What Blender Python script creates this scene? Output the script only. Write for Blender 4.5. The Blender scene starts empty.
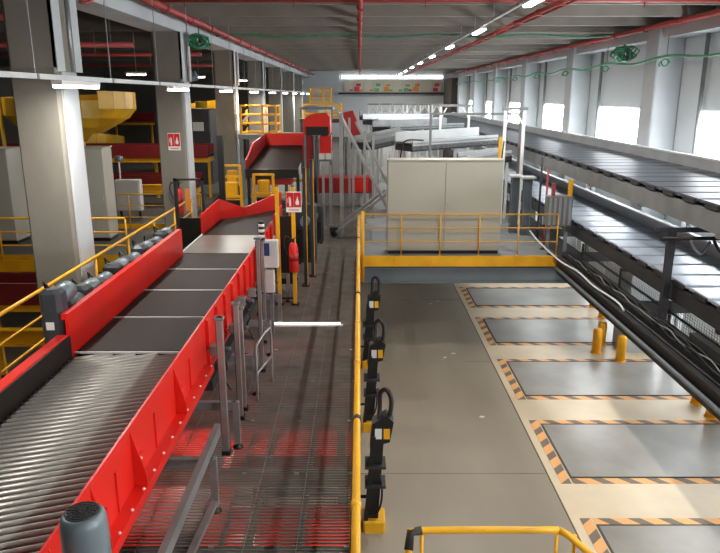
import bpy, math, random
from mathutils import Vector
random.seed(7)
scene = bpy.context.scene
C = scene.collection
PI = math.pi

# ------------------------------------------------------------------ camera, world, light, exposure
CAM_H = 7.0
PITCH = math.radians(14.9)
cam_d = bpy.data.cameras.new('camera')
cam_d.sensor_width = 36.0
cam_d.lens = 680.0 / 720.0 * 36.0
cam_d.clip_end = 300
cam = bpy.data.objects.new('camera', cam_d)
cam.location = (0, 0, CAM_H)
cam.rotation_euler = (PI / 2 - PITCH, 0, 0)
C.objects.link(cam)
scene.camera = cam

world = bpy.data.worlds.new('daylight_sky')
scene.world = world
world.use_nodes = True
world.node_tree.nodes['Background'].inputs[0].default_value = (0.75, 0.86, 1.0, 1)
world.node_tree.nodes['Background'].inputs[1].default_value = 1.0

scene.view_settings.view_transform = 'Standard'
scene.view_settings.look = 'None'
scene.view_settings.gamma = 1
scene.view_settings.use_curve_mapping = False
scene.view_settings.exposure = 0.95

WINDOW_EMIT = 13.0
TUBE_EMIT = 14.0
LAMP_W = 60.0
HALL_LAMP_W = 38.0


def area_light(name, loc, rot, sx, sy, watts, col, parent=None):
    d = bpy.data.lights.new(name, 'AREA')
    d.shape = 'RECTANGLE'
    d.size = sx
    d.size_y = sy
    d.energy = watts
    d.color = col
    o = bpy.data.objects.new(name, d)
    o.location = loc
    o.rotation_euler = rot
    C.objects.link(o)
    if parent is not None:
        o.parent = parent
        o.location = Vector(loc) - wl(parent)
    return o


# ------------------------------------------------------------------ helpers
def wl(o):
    v = Vector((0, 0, 0))
    while o is not None:
        v += o.location
        o = o.parent
    return v


class MB:
    """collects faces in world coordinates; build() links them as one mesh object"""
    def __init__(s):
        s.v = []
        s.f = []
        s.sm = []

    def add(s, vs, fs, smooth=False):
        b = len(s.v)
        s.v.extend([tuple(p) for p in vs])
        for f in fs:
            s.f.append([b + i for i in f])
            s.sm.append(smooth)
        return s

    def box(s, x0, x1, y0, y1, z0, z1):
        vs = [(x0, y0, z0), (x1, y0, z0), (x1, y1, z0), (x0, y1, z0), (x0, y0, z1), (x1, y0, z1), (x1, y1, z1), (x0, y1, z1)]
        return s.add(vs, [(3, 2, 1, 0), (4, 5, 6, 7), (0, 1, 5, 4), (1, 2, 6, 5), (2, 3, 7, 6), (3, 0, 4, 7)])

    def cbox(s, x0, x1, y0, y1, z0, z1, b=0.02):
        """box with chamfered vertical edges and top"""
        def ring(z, i):
            return [(x0 + b + i, y0 + i, z), (x1 - b - i, y0 + i, z), (x1 - i, y0 + b + i, z), (x1 - i, y1 - b - i, z),
                    (x1 - b - i, y1 - i, z), (x0 + b + i, y1 - i, z), (x0 + i, y1 - b - i, z), (x0 + i, y0 + b + i, z)]
        vs = ring(z0, 0) + ring(z1 - b, 0) + ring(z1, b)
        fs = [tuple(range(7, -1, -1)), tuple(range(16, 24))]
        for k in (0, 8):
            for i in range(8):
                j = (i + 1) % 8
                fs.append((k + i, k + j, k + 8 + j, k + 8 + i))
        return s.add(vs, fs)

    def bar(s, p, q, w, h, up=(0, 0, 1)):
        """rectangular bar from p to q: w sideways, h along up"""
        p = Vector(p); q = Vector(q)
        d = (q - p).normalized()
        u = Vector(up)
        if abs(d.dot(u)) > 0.98:
            u = Vector((0, 1, 0))
        r = d.cross(u).normalized() * (w / 2)
        t = r.cross(d).normalized() * (h / 2)
        vs = [p - r - t, p + r - t, p + r + t, p - r + t, q - r - t, q + r - t, q + r + t, q - r + t]
        return s.add(vs, [(0, 1, 2, 3), (7, 6, 5, 4), (0, 4, 5, 1), (1, 5, 6, 2), (2, 6, 7, 3), (3, 7, 4, 0)])

    def tube(s, pts, r, n=8, caps=True):
        pts = [Vector(p) for p in pts]
        vs = []
        ref = None
        for i, p in enumerate(pts):
            if i == 0:
                d = pts[1] - p
            elif i == len(pts) - 1:
                d = p - pts[-2]
            else:
                d = (pts[i + 1] - p).normalized() + (p - pts[i - 1]).normalized()
            d.normalize()
            if ref is None:
                a = Vector((0, 0, 1)) if abs(d.z) < 0.9 else Vector((1, 0, 0))
                ref = d.cross(a).normalized()
            ref = (ref - d * ref.dot(d)).normalized()
            b = d.cross(ref)
            rr = r[i] if isinstance(r, (list, tuple)) else r
            for k in range(n):
                t = 2 * PI * k / n
                vs.append(p + ref * (math.cos(t) * rr) + b * (math.sin(t) * rr))
        fs = []
        for i in range(len(pts) - 1):
            for k in range(n):
                j = (k + 1) % n
                fs.append((i * n + k, i * n + j, (i + 1) * n + j, (i + 1) * n + k))
        s.add(vs, fs, True)
        if caps:
            m = len(pts) - 1
            b = len(s.v) - len(vs)
            s.f.append([b + k for k in range(n - 1, -1, -1)]); s.sm.append(False)
            s.f.append([b + m * n + k for k in range(n)]); s.sm.append(False)
        return s

    def prism(s, poly, off):
        """poly: list of 3D points, extruded by vector off"""
        n = len(poly)
        off = Vector(off)
        vs = [Vector(p) for p in poly] + [Vector(p) + off for p in poly]
        fs = [tuple(range(n - 1, -1, -1)), tuple(range(n, 2 * n))]
        for i in range(n):
            j = (i + 1) % n
            fs.append((i, j, n + j, n + i))
        return s.add(vs, fs)

    def lathe(s, prof, c, n=20, axis='z'):
        """prof: list of (radius, height) along axis from c"""
        c = Vector(c)
        vs = []
        for (r, h) in prof:
            for k in range(n):
                t = 2 * PI * k / n
                a, b = r * math.cos(t), r * math.sin(t)
                if axis == 'z':
                    vs.append(c + Vector((a, b, h)))
                elif axis == 'y':
                    vs.append(c + Vector((a, h, b)))
                else:
                    vs.append(c + Vector((h, a, b)))
        fs = []
        for i in range(len(prof) - 1):
            for k in range(n):
                j = (k + 1) % n
                fs.append((i * n + k, i * n + j, (i + 1) * n + j, (i + 1) * n + k))
        s.add(vs, fs, True)
        b = len(s.v) - len(vs)
        s.f.append([b + k for k in range(n - 1, -1, -1)]); s.sm.append(False)
        e = b + (len(prof) - 1) * n
        s.f.append([e + k for k in range(n)]); s.sm.append(False)
        return s

    def mesh(s, name, mat, org=(0, 0, 0)):
        ox, oy, oz = org
        me = bpy.data.meshes.new(name)
        me.from_pydata([(a - ox, b - oy, c - oz) for a, b, c in s.v], [], s.f)
        me.polygons.foreach_set('use_smooth', s.sm)
        me.materials.append(mat)
        me.update()
        return me

    def build(s, name, mat, parent=None):
        if parent is not None:
            org = wl(parent)
            loc = (0, 0, 0)
        else:
            xs = [p[0] for p in s.v]; ys = [p[1] for p in s.v]; zs = [p[2] for p in s.v]
            org = ((min(xs) + max(xs)) / 2, (min(ys) + max(ys)) / 2, min(zs))
            loc = org
        o = bpy.data.objects.new(name, s.mesh(name, mat, org))
        o.location = loc
        C.objects.link(o)
        if parent is not None:
            o.parent = parent
        return o


def rep(name, me, parent, loc, rz=0.0):
    o = bpy.data.objects.new(name, me)
    C.objects.link(o)
    o.parent = parent
    o.location = Vector(loc) - wl(parent)
    o.rotation_euler = (0, 0, rz)
    return o


def tag(o, label, cat, group=None, kind=None):
    if label: o['label'] = label
    if cat: o['category'] = cat
    if group: o['group'] = group
    if kind: o['kind'] = kind
    return o


def thing(name, label, cat, loc=(0, 0, 0), group=None):
    o = bpy.data.objects.new(name, None)
    o.empty_display_size = 0.2
    C.objects.link(o)
    o.location = loc
    return tag(o, label, cat, group)


def struct(o):
    o['kind'] = 'structure'
    return o


def copy_tree(o, loc, label=None):
    c = o.copy(); C.objects.link(c); c.location = loc
    if label: c['label'] = label
    for ch in list(o.children):
        k = ch.copy(); C.objects.link(k); k.parent = c
        for g in list(ch.children):
            m = g.copy(); C.objects.link(m); m.parent = k
    return c


def catmull(pts, n=8):
    pts = [Vector(p) for p in pts]
    P = [pts[0]] + pts + [pts[-1]]
    out = []
    for i in range(1, len(P) - 2):
        for k in range(n):
            t = k / n
            a, b, c, d = P[i - 1], P[i], P[i + 1], P[i + 2]
            out.append(0.5 * ((2 * b) + (c - a) * t + (2 * a - 5 * b + 4 * c - d) * t * t + (3 * b - a - 3 * c + d) * t ** 3))
    out.append(pts[-1])
    return out


# ------------------------------------------------------------------ materials
def srgb(r, g, b):
    def f(c):
        c /= 255.0
        return c / 12.92 if c <= 0.04045 else ((c + 0.055) / 1.055) ** 2.4
    return (f(r), f(g), f(b), 1)


def mat(name, col, rough=0.6, metal=0.0, scale=0.0, amt=0.25, stretch=(1, 1, 1), bump=0.0, detail=4.0, second=None, spec=0.5):
    m = bpy.data.materials.new(name)
    m.use_nodes = True
    nt = m.node_tree
    b = nt.nodes['Principled BSDF']
    b.inputs['Base Color'].default_value = col
    b.inputs['Roughness'].default_value = rough
    b.inputs['Metallic'].default_value = metal
    b.inputs['Specular IOR Level'].default_value = spec
    if scale > 0:
        tc = nt.nodes.new('ShaderNodeTexCoord')
        mp = nt.nodes.new('ShaderNodeMapping')
        mp.inputs['Scale'].default_value = stretch
        nz = nt.nodes.new('ShaderNodeTexNoise')
        nz.inputs['Scale'].default_value = scale
        nz.inputs['Detail'].default_value = detail
        rp = nt.nodes.new('ShaderNodeValToRGB')
        rp.color_ramp.elements[0].position = 0.3
        rp.color_ramp.elements[1].position = 0.7
        lo = second if second else tuple(c * (1 - amt) for c in col[:3]) + (1,)
        hi = tuple(min(1, c * (1 + amt * 0.6)) for c in col[:3]) + (1,)
        rp.color_ramp.elements[0].color = lo
        rp.color_ramp.elements[1].color = hi
        nt.links.new(tc.outputs['Object'], mp.inputs['Vector'])
        nt.links.new(mp.outputs['Vector'], nz.inputs['Vector'])
        nt.links.new(nz.outputs['Fac'], rp.inputs['Fac'])
        nt.links.new(rp.outputs['Color'], b.inputs['Base Color'])
        if bump > 0:
            bp = nt.nodes.new('ShaderNodeBump')
            bp.inputs['Strength'].default_value = bump
            bp.inputs['Distance'].default_value = 0.02
            nt.links.new(nz.outputs['Fac'], bp.inputs['Height'])
            nt.links.new(bp.outputs['Normal'], b.inputs['Normal'])
    return m


def emis(name, col, strength):
    m = bpy.data.materials.new(name)
    m.use_nodes = True
    nt = m.node_tree
    b = nt.nodes['Principled BSDF']
    b.inputs['Base Color'].default_value = (0.8, 0.8, 0.8, 1)
    b.inputs['Emission Color'].default_value = col
    b.inputs['Emission Strength'].default_value = strength
    return m


def hazard(name, axis):
    """orange tape with slanted dark blocks, printed along one axis (object coordinates)"""
    m = bpy.data.materials.new(name)
    m.use_nodes = True
    nt = m.node_tree
    b = nt.nodes['Principled BSDF']
    b.inputs['Roughness'].default_value = 0.6
    tc = nt.nodes.new('ShaderNodeTexCoord')
    sp = nt.nodes.new('ShaderNodeSeparateXYZ')
    nt.links.new(tc.outputs['Object'], sp.inputs[0])
    a = nt.nodes.new('ShaderNodeMath'); a.operation = 'SUBTRACT' if axis == 'y' else 'ADD'
    nt.links.new(sp.outputs['Y' if axis == 'y' else 'X'], a.inputs[0])
    nt.links.new(sp.outputs['X' if axis == 'y' else 'Y'], a.inputs[1])
    d = nt.nodes.new('ShaderNodeMath'); d.operation = 'DIVIDE'; d.inputs[1].default_value = 0.52
    nt.links.new(a.outputs[0], d.inputs[0])
    fr = nt.nodes.new('ShaderNodeMath'); fr.operation = 'FRACT'
    nt.links.new(d.outputs[0], fr.inputs[0])
    gt = nt.nodes.new('ShaderNodeMath'); gt.operation = 'GREATER_THAN'; gt.inputs[1].default_value = 0.56
    nt.links.new(fr.outputs[0], gt.inputs[0])
    mx = nt.nodes.new('ShaderNodeMix'); mx.data_type = 'RGBA'
    mx.inputs['A'].default_value = srgb(232, 170, 108)
    mx.inputs['B'].default_value = srgb(116, 104, 92)
    nt.links.new(gt.outputs[0], mx.inputs['Factor'])
    nt.links.new(mx.outputs['Result'], b.inputs['Base Color'])
    return m


M = {}
M['floor'] = mat('worn_concrete', srgb(156, 147, 132), 0.5, 0, 0.35, 0.22, (1, 0.35, 1), detail=8)
M['joint'] = mat('slab_joint', srgb(84, 78, 70), 0.9)
M['apron'] = mat('pale_screed', srgb(212, 196, 168), 0.45, 0, 0.8, 0.16, detail=6)
M['pad'] = mat('dock_plate_grey', srgb(146, 143, 136), 0.33, 0.0, 0.9, 0.22, detail=6)
M['haz_x'] = hazard('hazard_tape_across', 'x')
M['haz_y'] = hazard('hazard_tape_along', 'y')
M['concrete'] = mat('cast_concrete', srgb(134, 130, 121), 0.8, 0, 0.9, 0.22, (1, 1, 0.5), bump=0.05, detail=8)
M['concrete_l'] = mat('pale_precast', srgb(188, 194, 198), 0.75, 0, 0.7, 0.12, detail=6)
M['ceil'] = mat('ceiling_slab', srgb(164, 159, 150), 0.85, 0, 0.5, 0.25, (0.3, 2, 1), detail=6)
M['rib'] = mat('ceiling_rib', srgb(132, 127, 119), 0.85, 0, 0.6, 0.2)
M['wall'] = mat('painted_wall', srgb(206, 212, 216), 0.7, 0, 0.3, 0.06)
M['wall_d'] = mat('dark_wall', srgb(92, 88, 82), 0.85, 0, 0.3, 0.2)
M['red'] = mat('red_paint', srgb(216, 34, 24), 0.34, 0, 1.5, 0.12)
M['red_h'] = mat('dimmed_hall_red', srgb(112, 22, 26), 0.5, 0, 1.5, 0.2)  # darker copy of the red, with the left hall's dimness in the colour
M['red_d'] = mat('deep_red_paint', srgb(156, 24, 26), 0.45, 0, 1.5, 0.2)
M['pipe_red'] = mat('pipe_red', srgb(172, 70, 66), 0.5, 0, 2, 0.2)
M['yellow'] = mat('yellow_paint', srgb(232, 172, 24), 0.4, 0, 2.0, 0.15)
M['yellow_c'] = mat('chute_yellow', srgb(222, 176, 40), 0.35, 0, 1.2, 0.2)
M['bollard'] = mat('bollard_yellow', srgb(246, 176, 20), 0.4, 0, 3.0, 0.12)
M['black'] = mat('black_paint', srgb(22, 22, 24), 0.4, 0, 3, 0.3)
M['rubber'] = mat('black_rubber', srgb(34, 30, 28), 0.6, 0, 4, 0.3)
M['belt'] = mat('brown_black_belt', srgb(38, 31, 28), 0.6, 0, 1.0, 0.3, (1, 0.3, 1), spec=0.18)
M['belt_w'] = mat('pale_belt', srgb(120, 116, 108), 0.32, 0, 1.0, 0.2)  # paler, smoother belt colour for one section
M['steel'] = mat('galvanised_steel', srgb(172, 174, 174), 0.38, 0.75, 3.0, 0.2)
M['roller'] = mat('roller_steel', srgb(158, 156, 152), 0.45, 0.7, 2.5, 0.15)
M['steel_d'] = mat('grey_painted_steel', srgb(124, 128, 130), 0.5, 0.2, 2.0, 0.2)
M['frame_w'] = mat('light_grey_frame', srgb(202, 206, 208), 0.5, 0.1, 2.0, 0.12)
M['grating'] = mat('galvanised_grating', srgb(132, 129, 123), 0.55, 0.3, 3.0, 0.2)
M['joist'] = mat('joist_grey', srgb(92, 92, 90), 0.6, 0.2, 2.0, 0.2)
M['beam_b'] = mat('blue_grey_beam', srgb(104, 114, 122), 0.5, 0.1, 1.5, 0.15)
M['dark'] = mat('charcoal_steel', srgb(52, 54, 58), 0.5, 0.2, 2.0, 0.25)
M['tray'] = mat('sorter_tray', srgb(84, 90, 100), 0.42, 0.2, 2.0, 0.2, spec=.35)
M['tray_l'] = mat('sorter_tray_window_sheen', srgb(178, 189, 204), 0.36, 0.3, 2.0, 0.15)  # window reflection on the lower trays is put into this pale colour
M['guard'] = mat('guard_aluminium', srgb(168, 172, 176), 0.42, 0.5, 1.5, 0.15)
M['cab'] = mat('cabinet_grey', srgb(172, 171, 160), 0.5, 0, 1.0, 0.05)
M['cab_l'] = mat('control_box_grey', srgb(196, 198, 198), 0.5, 0, 1.0, 0.06)
M['motor'] = mat('motor_grey', srgb(108, 122, 130), 0.35, 0.2, 4.0, 0.12)
M['motor_d'] = mat('motor_dark', srgb(66, 70, 76), 0.45, 0.2, 4.0, 0.15)
M['white'] = mat('white_paint', srgb(232, 232, 230), 0.5)
M['blue'] = mat('blue_panel', srgb(36, 58, 104), 0.3)
M['green'] = mat('green_cable', srgb(70, 150, 110), 0.5, 0, 6, 0.3)
M['sign_red'] = mat('sign_red', srgb(206, 34, 30), 0.4)
M['glow'] = emis('window_daylight', (0.93, 0.97, 1.0, 1), WINDOW_EMIT)
M['glow_door'] = emis('door_daylight', (0.93, 0.97, 1.0, 1), 5.0)
M['glow_far'] = emis('far_daylight', (0.95, 0.98, 1.0, 1), 3.0)
M['tube'] = emis('lamp_tube', (1.0, 0.97, 0.92, 1), TUBE_EMIT)
M['tube_f'] = emis('floor_tube', (1.0, 0.93, 0.82, 1), 1.3)
M['orange'] = mat('orange_poster', srgb(238, 150, 60), 0.6)
M['pink'] = mat('pink_poster', srgb(226, 60, 80), 0.6)
M['grass'] = mat('green_poster', srgb(120, 190, 120), 0.6)
M['paper'] = mat('pale_poster', srgb(226, 222, 206), 0.6)
M['clear'] = mat('hose_white', srgb(214, 220, 224), 0.3)

MZ = 2.9          # mezzanine deck level
XL, XR = -5.1, 9.64
CEIL = 9.4

# ------------------------------------------------------------------ the setting
# floor: base slab with separate concrete slabs
floor = struct(MB().box(-26, XR, -14, 78, -0.4, -0.02).build('floor', M['joint']))
xs = [-26, -18, -10.5, -5.3, 0.55 - 1.0, 3.58]
ys = [-14, -6.2, 0.2, 5.9, 11.62, 17.3, 23.1, 29, 35, 41, 50, 60, 78]
for i in range(len(xs) - 1):
    for j in range(len(ys) - 1):
        MB().box(xs[i] + .008, xs[i + 1] - .008, ys[j] + .008, ys[j + 1] - .008, -0.05, 0.0).build('slab', M['floor'], floor)
MB().box(3.6, XR, -14, 78, -0.05, 0.0).build('apron', M['apron'], floor)

# ceiling with double-tee ribs
ceil = struct(MB().box(-26, XR + .3, -14, 78, CEIL, CEIL + .3).build('ceiling', M['ceil']))
rm = MB().prism([(-5.0, -.09, -.34), (-5.0, .09, -.34), (-5.0, .16, 0), (-5.0, -.16, 0)], (14.5, 0, 0)).mesh('rib', M['rib'])
rm2 = MB().box(-5.0, 9.5, -.04, .04, -.08, 0).mesh('seam_strip', M['rib'])
for k in range(42):
    y = 7.0 + k * 1.25
    rep('rib' if k % 2 == 0 else 'seam_strip', rm if k % 2 == 0 else rm2, ceil, (0, y, CEIL))
MB().box(-26, -5.95, -14, 72, CEIL - .03, CEIL).build('painted_dim_soffit', M['wall_d'], ceil)  # dark sheet paints the left hall's dimness onto the ceiling
# left hall ceiling beams
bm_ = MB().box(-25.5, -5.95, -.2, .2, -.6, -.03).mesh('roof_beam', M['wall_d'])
for k in range(9):
    rb_ = bpy.data.objects.new('trim_%d' % (10 + k), bm_)
    rb_.location = (0, 8.3 + 8.3 * k + 4.2, CEIL)
    C.objects.link(rb_)
    struct(rb_)

# right wall with window openings
WY = [28.3 + 8.35 * k for k in range(-4, 5)]          # far edge of each window
WZ0, WZ1 = 5.05, 6.62
wr = MB()
wr.box(XR, XR + .3, -14, 78, 0, WZ0).box(XR, XR + .3, -14, 78, WZ1, CEIL)
edges = [-14]
for w in WY:
    edges += [w - 4.15, w]
edges.append(78)
for k in range(0, len(edges), 2):
    wr.box(XR, XR + .3, edges[k], edges[k + 1], WZ0, WZ1)
wall_r = struct(wr.build('wall_right', M['wall']))
pil = MB().cbox(8.84, XR, 0, .95, 0, CEIL - .35, .04).mesh('pilaster', M['concrete_l'])
pipe = MB().tube([(0, 0, 0), (0, 0, 8.6)], .06, 8).mesh('downpipe', M['steel_d'])
for k in range(-3, 6):
    y = 21.2 + 8.35 * k
    rep('pilaster', pil, wall_r, (0, y, 0))
    rep('downpipe', pipe, wall_r, (9.5, y - 1.6, .2))
MB().box(8.95, XR, -14, 78, CEIL - .75, CEIL - .35).build('wall_beam', M['concrete_l'], wall_r)
for n, w in enumerate(WY):
    y0, y1 = w - 4.15, w
    wo = struct(MB().box(XR + .16, XR + .18, y0, y1, WZ0, WZ1).build('window_%d' % (n + 1), M['glow']))
    fr = MB()
    fr.box(XR + .04, XR + .15, y0, y0 + .06, WZ0, WZ1).box(XR + .04, XR + .15, y1 - .06, y1, WZ0, WZ1)
    fr.box(XR + .04, XR + .15, y0 + .06, y1 - .06, WZ0, WZ0 + .06).box(XR + .04, XR + .15, y0 + .06, y1 - .06, WZ1 - .06, WZ1)
    fr.build('window_frame', M['white'], wo)
# dock doors in the right wall
for n in range(7):
    yc = 9.0 + 3.64 * n
    d = struct(MB().box(XR - .06, XR, yc - 1.3, yc + 1.3, .05, 2.9).build('door_%d' % (n + 1), M['white']))
    for k in range(5):
        MB().box(XR - .1, XR - .06, yc - 1.28, yc + 1.28, .07 + k * .565, .6 + k * .565).build('panel' if k not in (2, 3) else 'glazed_panel', M['wall' if k not in (2, 3) else 'glow_door'], d)

# far wall, back wall, left wall
wf = struct(MB().box(-26, XR + .3, 72, 72.3, 0, CEIL).build('wall_far', M['wall']))
struct(MB().box(-26, XR + .3, -14.3, -14, 0, CEIL).build('wall_back', M['wall']))
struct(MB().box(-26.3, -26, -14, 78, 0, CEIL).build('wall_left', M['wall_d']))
MB().box(-26, -5.95, 71.9, 72, 0, CEIL - .03).build('painted_dim_panel', M['wall_d'], wf)  # low light of the left hall painted as a dark sheet
# strip of daylight panes high in the far wall
fw = struct(MB().box(-2.0, 8.4, 71.9, 71.98, 8.72, 8.94).build('window_20', M['glow_far']))
for k in range(9):
    MB().box(-2.0 + k * 1.28, -1.9 + k * 1.28, 71.8, 71.9, 8.68, 8.98).build('mullion', M['dark'], fw)
# colourful posters under it
pc = ['paper', 'pink', 'paper', 'grass', 'orange', 'paper', 'grass', 'orange', 'paper', 'pink']
plab = ['pale poster at the left end of the far banner row', 'pink poster next to the left end of the far banner row',
        'pale poster between the pink and green far banners', 'green poster beside the first orange far banner',
        'orange poster right of the first green far banner', 'pale poster in the middle of the far banner row',
        'green poster right of the middle of the far banner row', 'orange poster near the right end of the far banners',
        'pale poster second from the right end of the far banners', 'pink poster at the right end of the far banner row']
for k in range(10):
    x = -1.6 + k * 1.0
    o = thing('wall_poster', plab[k], 'poster', (x, 71.9, 7.35), 'posters on the far wall')
    MB().box(x, x + .92, 71.9, 71.97, 7.35, 8.55).build('board', M['paper'], o)
    for q, (a0, a1, b0, b1) in enumerate([(.05, .55, 7.4, 7.75 + .1 * (k % 3)), (.5, .88, 7.42, 7.62), (.2, .7, 7.9, 8.1 + .1 * (k % 2))]):
        MB().box(x + a0, x + a1, 71.86 + .01 * q, 71.9, b0, b1).build('picture', M[pc[k] if q != 1 else pc[(k * 3 + 1) % 10]], o)
struct(MB().box(-2.2, 8.8, 71.4, 71.95, 7.12, 7.3).build('trim_1', M['dark']))
# dark door block at the right of the far wall
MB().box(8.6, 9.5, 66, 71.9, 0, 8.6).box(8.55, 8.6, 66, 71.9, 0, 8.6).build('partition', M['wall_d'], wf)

# concrete columns on the left with a long beam over them
def column(k, label):
    y0 = 11.9 + 8.3 * k
    t = thing('concrete_column', label, 'column', (XL - .39, y0 + .45, 0), 'columns along the left aisle')
    MB().cbox(XL - .78, XL, y0, y0 + .9, 0, 8.73, .03).build('shaft', M['concrete'], t)
    MB().box(XL, XL + .04, y0 + .14, y0 + .76, 0, 7.39).build('rib', M['concrete_l'], t)  # rib widened in pale concrete: window light on this side put into colour
    MB().box(XL - .7, XL + .06, y0 - .07, y0, 7.45, 8.73).build('corbel', M['concrete'], t)
    MB().box(XL + .001, XL + .07, y0 - .07, y0 + .24, 7.4, 8.73).build('fork', M['concrete_l'], t)
    MB().box(XL + .001, XL + .07, y0 + .68, y0 + .98, 7.4, 8.73).build('fork', M['concrete_l'], t)
    MB().tube([(XL + .1, y0 + .46, 7.4), (XL + .1, y0 + .46, 8.7)], .03, 6).build('conduit', M['steel'], t)
    return t
clab = ['nearest and largest bare concrete column beside the yellow handrail', 'concrete column carrying the red fire sign and extinguisher',
        'third concrete column back, left of the yellow cage', 'fourth concrete column back, behind the yellow cage',
        'fifth concrete column back along the left aisle', 'sixth concrete column back, small and far away',
        'most distant concrete column of the left row']
for k in range(7):
    column(k, clab[k])
tag(MB().box(XL - .8, XL + .02, -2, 71.9, 8.731, CEIL - .001).build('concrete_beam', M['concrete_l']), 'long pale concrete beam resting on the left row of columns', 'beam')

# ------------------------------------------------------------------ dock bays
for k in range(5):
    y0 = 7.85 + 3.64 * k
    y1 = y0 + 2.12
    lab = ['nearest grey dock plate, cut by the bottom edge of the picture', 'second nearest grey dock plate inside orange and black tape',
           'third grey dock plate from the front inside orange hazard tape', 'fourth grey dock plate, just left of three yellow bollards',
           'fifth grey dock plate, nearest to the blue-grey platform beam', 'grey dock plate hidden mostly under the cabinet platform'][k]
    t = thing('dock_plate', lab, 'dock plate', (6.6, (y0 + y1) / 2, 0), 'dock plates on the right floor')
    MB().box(4.02, 8.3, y0, y1, 0.0, .014).build('plate', M['pad'], t)
    o = MB().box(3.98, 8.3, y0 - .03, y0 - .005, 0, .02).box(3.98, 8.3, y1 + .005, y1 + .03, 0, .02).box(3.98, 4.015, y0 - .005, y1 + .005, 0, .02)
    o.build('rim', M['joint'], t)
    MB().box(3.98, 8.3, y0 - .22, y0 - .04, 0, .006).build('hazard_tape', M['haz_x'], t)
    MB().box(3.98, 8.3, y1 + .04, y1 + .22, 0, .006).build('hazard_tape', M['haz_x'], t)
    MB().box(3.76, 3.95, y0 - .22, y1 + .22, 0, .006).build('hazard_tape', M['haz_y'], t)

def bollard(x, y, label, h=.72):
    t = thing('bollard', label, 'bollard', (x, y, 0), 'yellow bollards by the dock plates')
    MB().lathe([(.125, 0), (.125, h - .06), (.105, h - .015), (.05, h)], (x, y, 0), 18).build('post', M['bollard'], t)
    MB().lathe([(.15, 0), (.15, .02), (.126, .025)], (x, y, .007), 18).build('base_plate', M['bollard'], t)
for x, y, l in [(6.65, 17.97, 'yellow bollard left of the concrete pier, front-left of three'), (7.0, 18.6, 'yellow bollard behind the pair in front of the concrete pier'),
                (7.1, 17.35, 'yellow bollard standing in front of the pale concrete pier'), (8.0, 22.3, 'farthest yellow bollard, half hidden by the platform edge'),
                (7.9, 21.1, 'second farthest yellow bollard under the platform edge'), (7.92, 14.7, 'yellow bollard peeking from under the dark beam at right'),
                (7.9, 13.98, 'nearest yellow bollard at the right edge of the picture'), (9.05, 15.0, 'yellow bollard seen through the mesh under the lower sorter'),
                (8.9, 11.2, 'yellow bollard beside the dock door, low behind the dark post')]:
    bollard(x, y, l)
t = thing('concrete_pier', 'pale concrete pier beside the three yellow bollards', 'pier', (7.95, 18.5, 0))
MB().cbox(7.45, 8.35, 18.0, 18.95, 0, 2.35, .03).build('shaft', M['concrete_l'], t)
MB().box(7.35, 8.45, 17.95, 19.0, 2.35, 2.5).build('cap', M['steel_d'], t)

# bits of paper lying on the floor
for x, y, a, l in [(2.75, 14.0, .3, 'small white paper scrap lying nearest on the floor'), (2.35, 17.6, 1.0, 'white paper scrap second from the front on the floor'),
                   (2.62, 17.9, .1, 'white paper scrap beside the orange tape on the floor'), (2.45, 22.6, .7, 'white paper scrap lying near the platform beam'),
                   (2.72, 22.9, .7, 'white paper scrap farthest back on the floor')]:
    c, s_ = math.cos(a) * .05, math.sin(a) * .05
    tag(MB().prism([(x - c * 1.5, y - s_ * 1.5, .001), (x + s_, y - c, .001), (x + c * 1.5, y + s_ * 1.5, .001), (x - s_, y + c, .001)], (0, 0, .006)).build('paper_scrap', M['paper']), l, 'paper', 'paper scraps on the floor')

# ------------------------------------------------------------------ rails
def guard_rail(pts, label, h=1.1, spacing=1.5, r=.025, base=MZ, mids=(.55,), toe=True, mat_='yellow', group=None, name='guard_rail'):
    p = [Vector((a, b, base)) for a, b in pts]
    t = thing(name, label, 'railing', tuple(p[0]), group)
    up = Vector((0, 0, h))
    MB().tube([q + up for q in p], r, 10).build('top_rail', M[mat_], t)
    for m in mids:
        MB().tube([q + Vector((0, 0, m)) for q in p], r * .7, 8).build('mid_rail', M[mat_], t)
    for a, b in zip(p[:-1], p[1:]):
        n = max(1, round((b - a).length / spacing))
        for i in range(n + 1):
            q = a.lerp(b, i / n)
            MB().tube([q, q + up - Vector((0, 0, r))], r * .9, 8).lathe([(r * 2, 0), (r * 2, .012)], q, 8).build('post', M[mat_], t)
        if toe:
            MB().bar(a + Vector((0, 0, .08)), b + Vector((0, 0, .08)), .01, .15).build('toe_board', M[mat_], t)
    return t

# ------------------------------------------------------------------ walkway (grating) with joists and things under it
wk = thing('grating_walkway', 'galvanised steel grating walkway between the red conveyor and yellow rail', 'walkway', (-2.5, 14, MZ))
g = MB()
y = 3.2
while y < 26:
    g.box(-5.0, -.02, y - .0035, y + .0035, MZ - .02, MZ)
    y += .052
for x in (-4.9, -4.2, -3.5, -2.8, -2.1, -1.6, -1.1, -.6, -.1):
    g.box(x - .003, x + .003, 3.2, 26, MZ - .02, MZ - .004)
g.build('grating', M['grating'], wk)['kind'] = 'stuff'
for k in range(16):
    y = 4.1 + 1.42 * k
    MB().box(-5.0, -.1, y - .05, y + .05, MZ - .22, MZ - .03).build('joist', M['joist'], wk)
for x in (-3.9, -1.15, -.62):
    MB().box(x - .03, x + .03, 3.2, 26, MZ - .42, MZ - .23).build('stringer', M['joist'], wk)
MB().box(-.1, -.02, 3.2, 17.4, MZ - .3, MZ - .03).build('edge_beam', M['dark'], wk)
for k in range(6):
    y = 4.1 + 1.42 * 3 * k
    for x in (-4.7, -.25):
        MB().box(x - .06, x + .06, y - .06, y + .06, 0, MZ - .22).build('post', M['joist'], wk)
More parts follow.
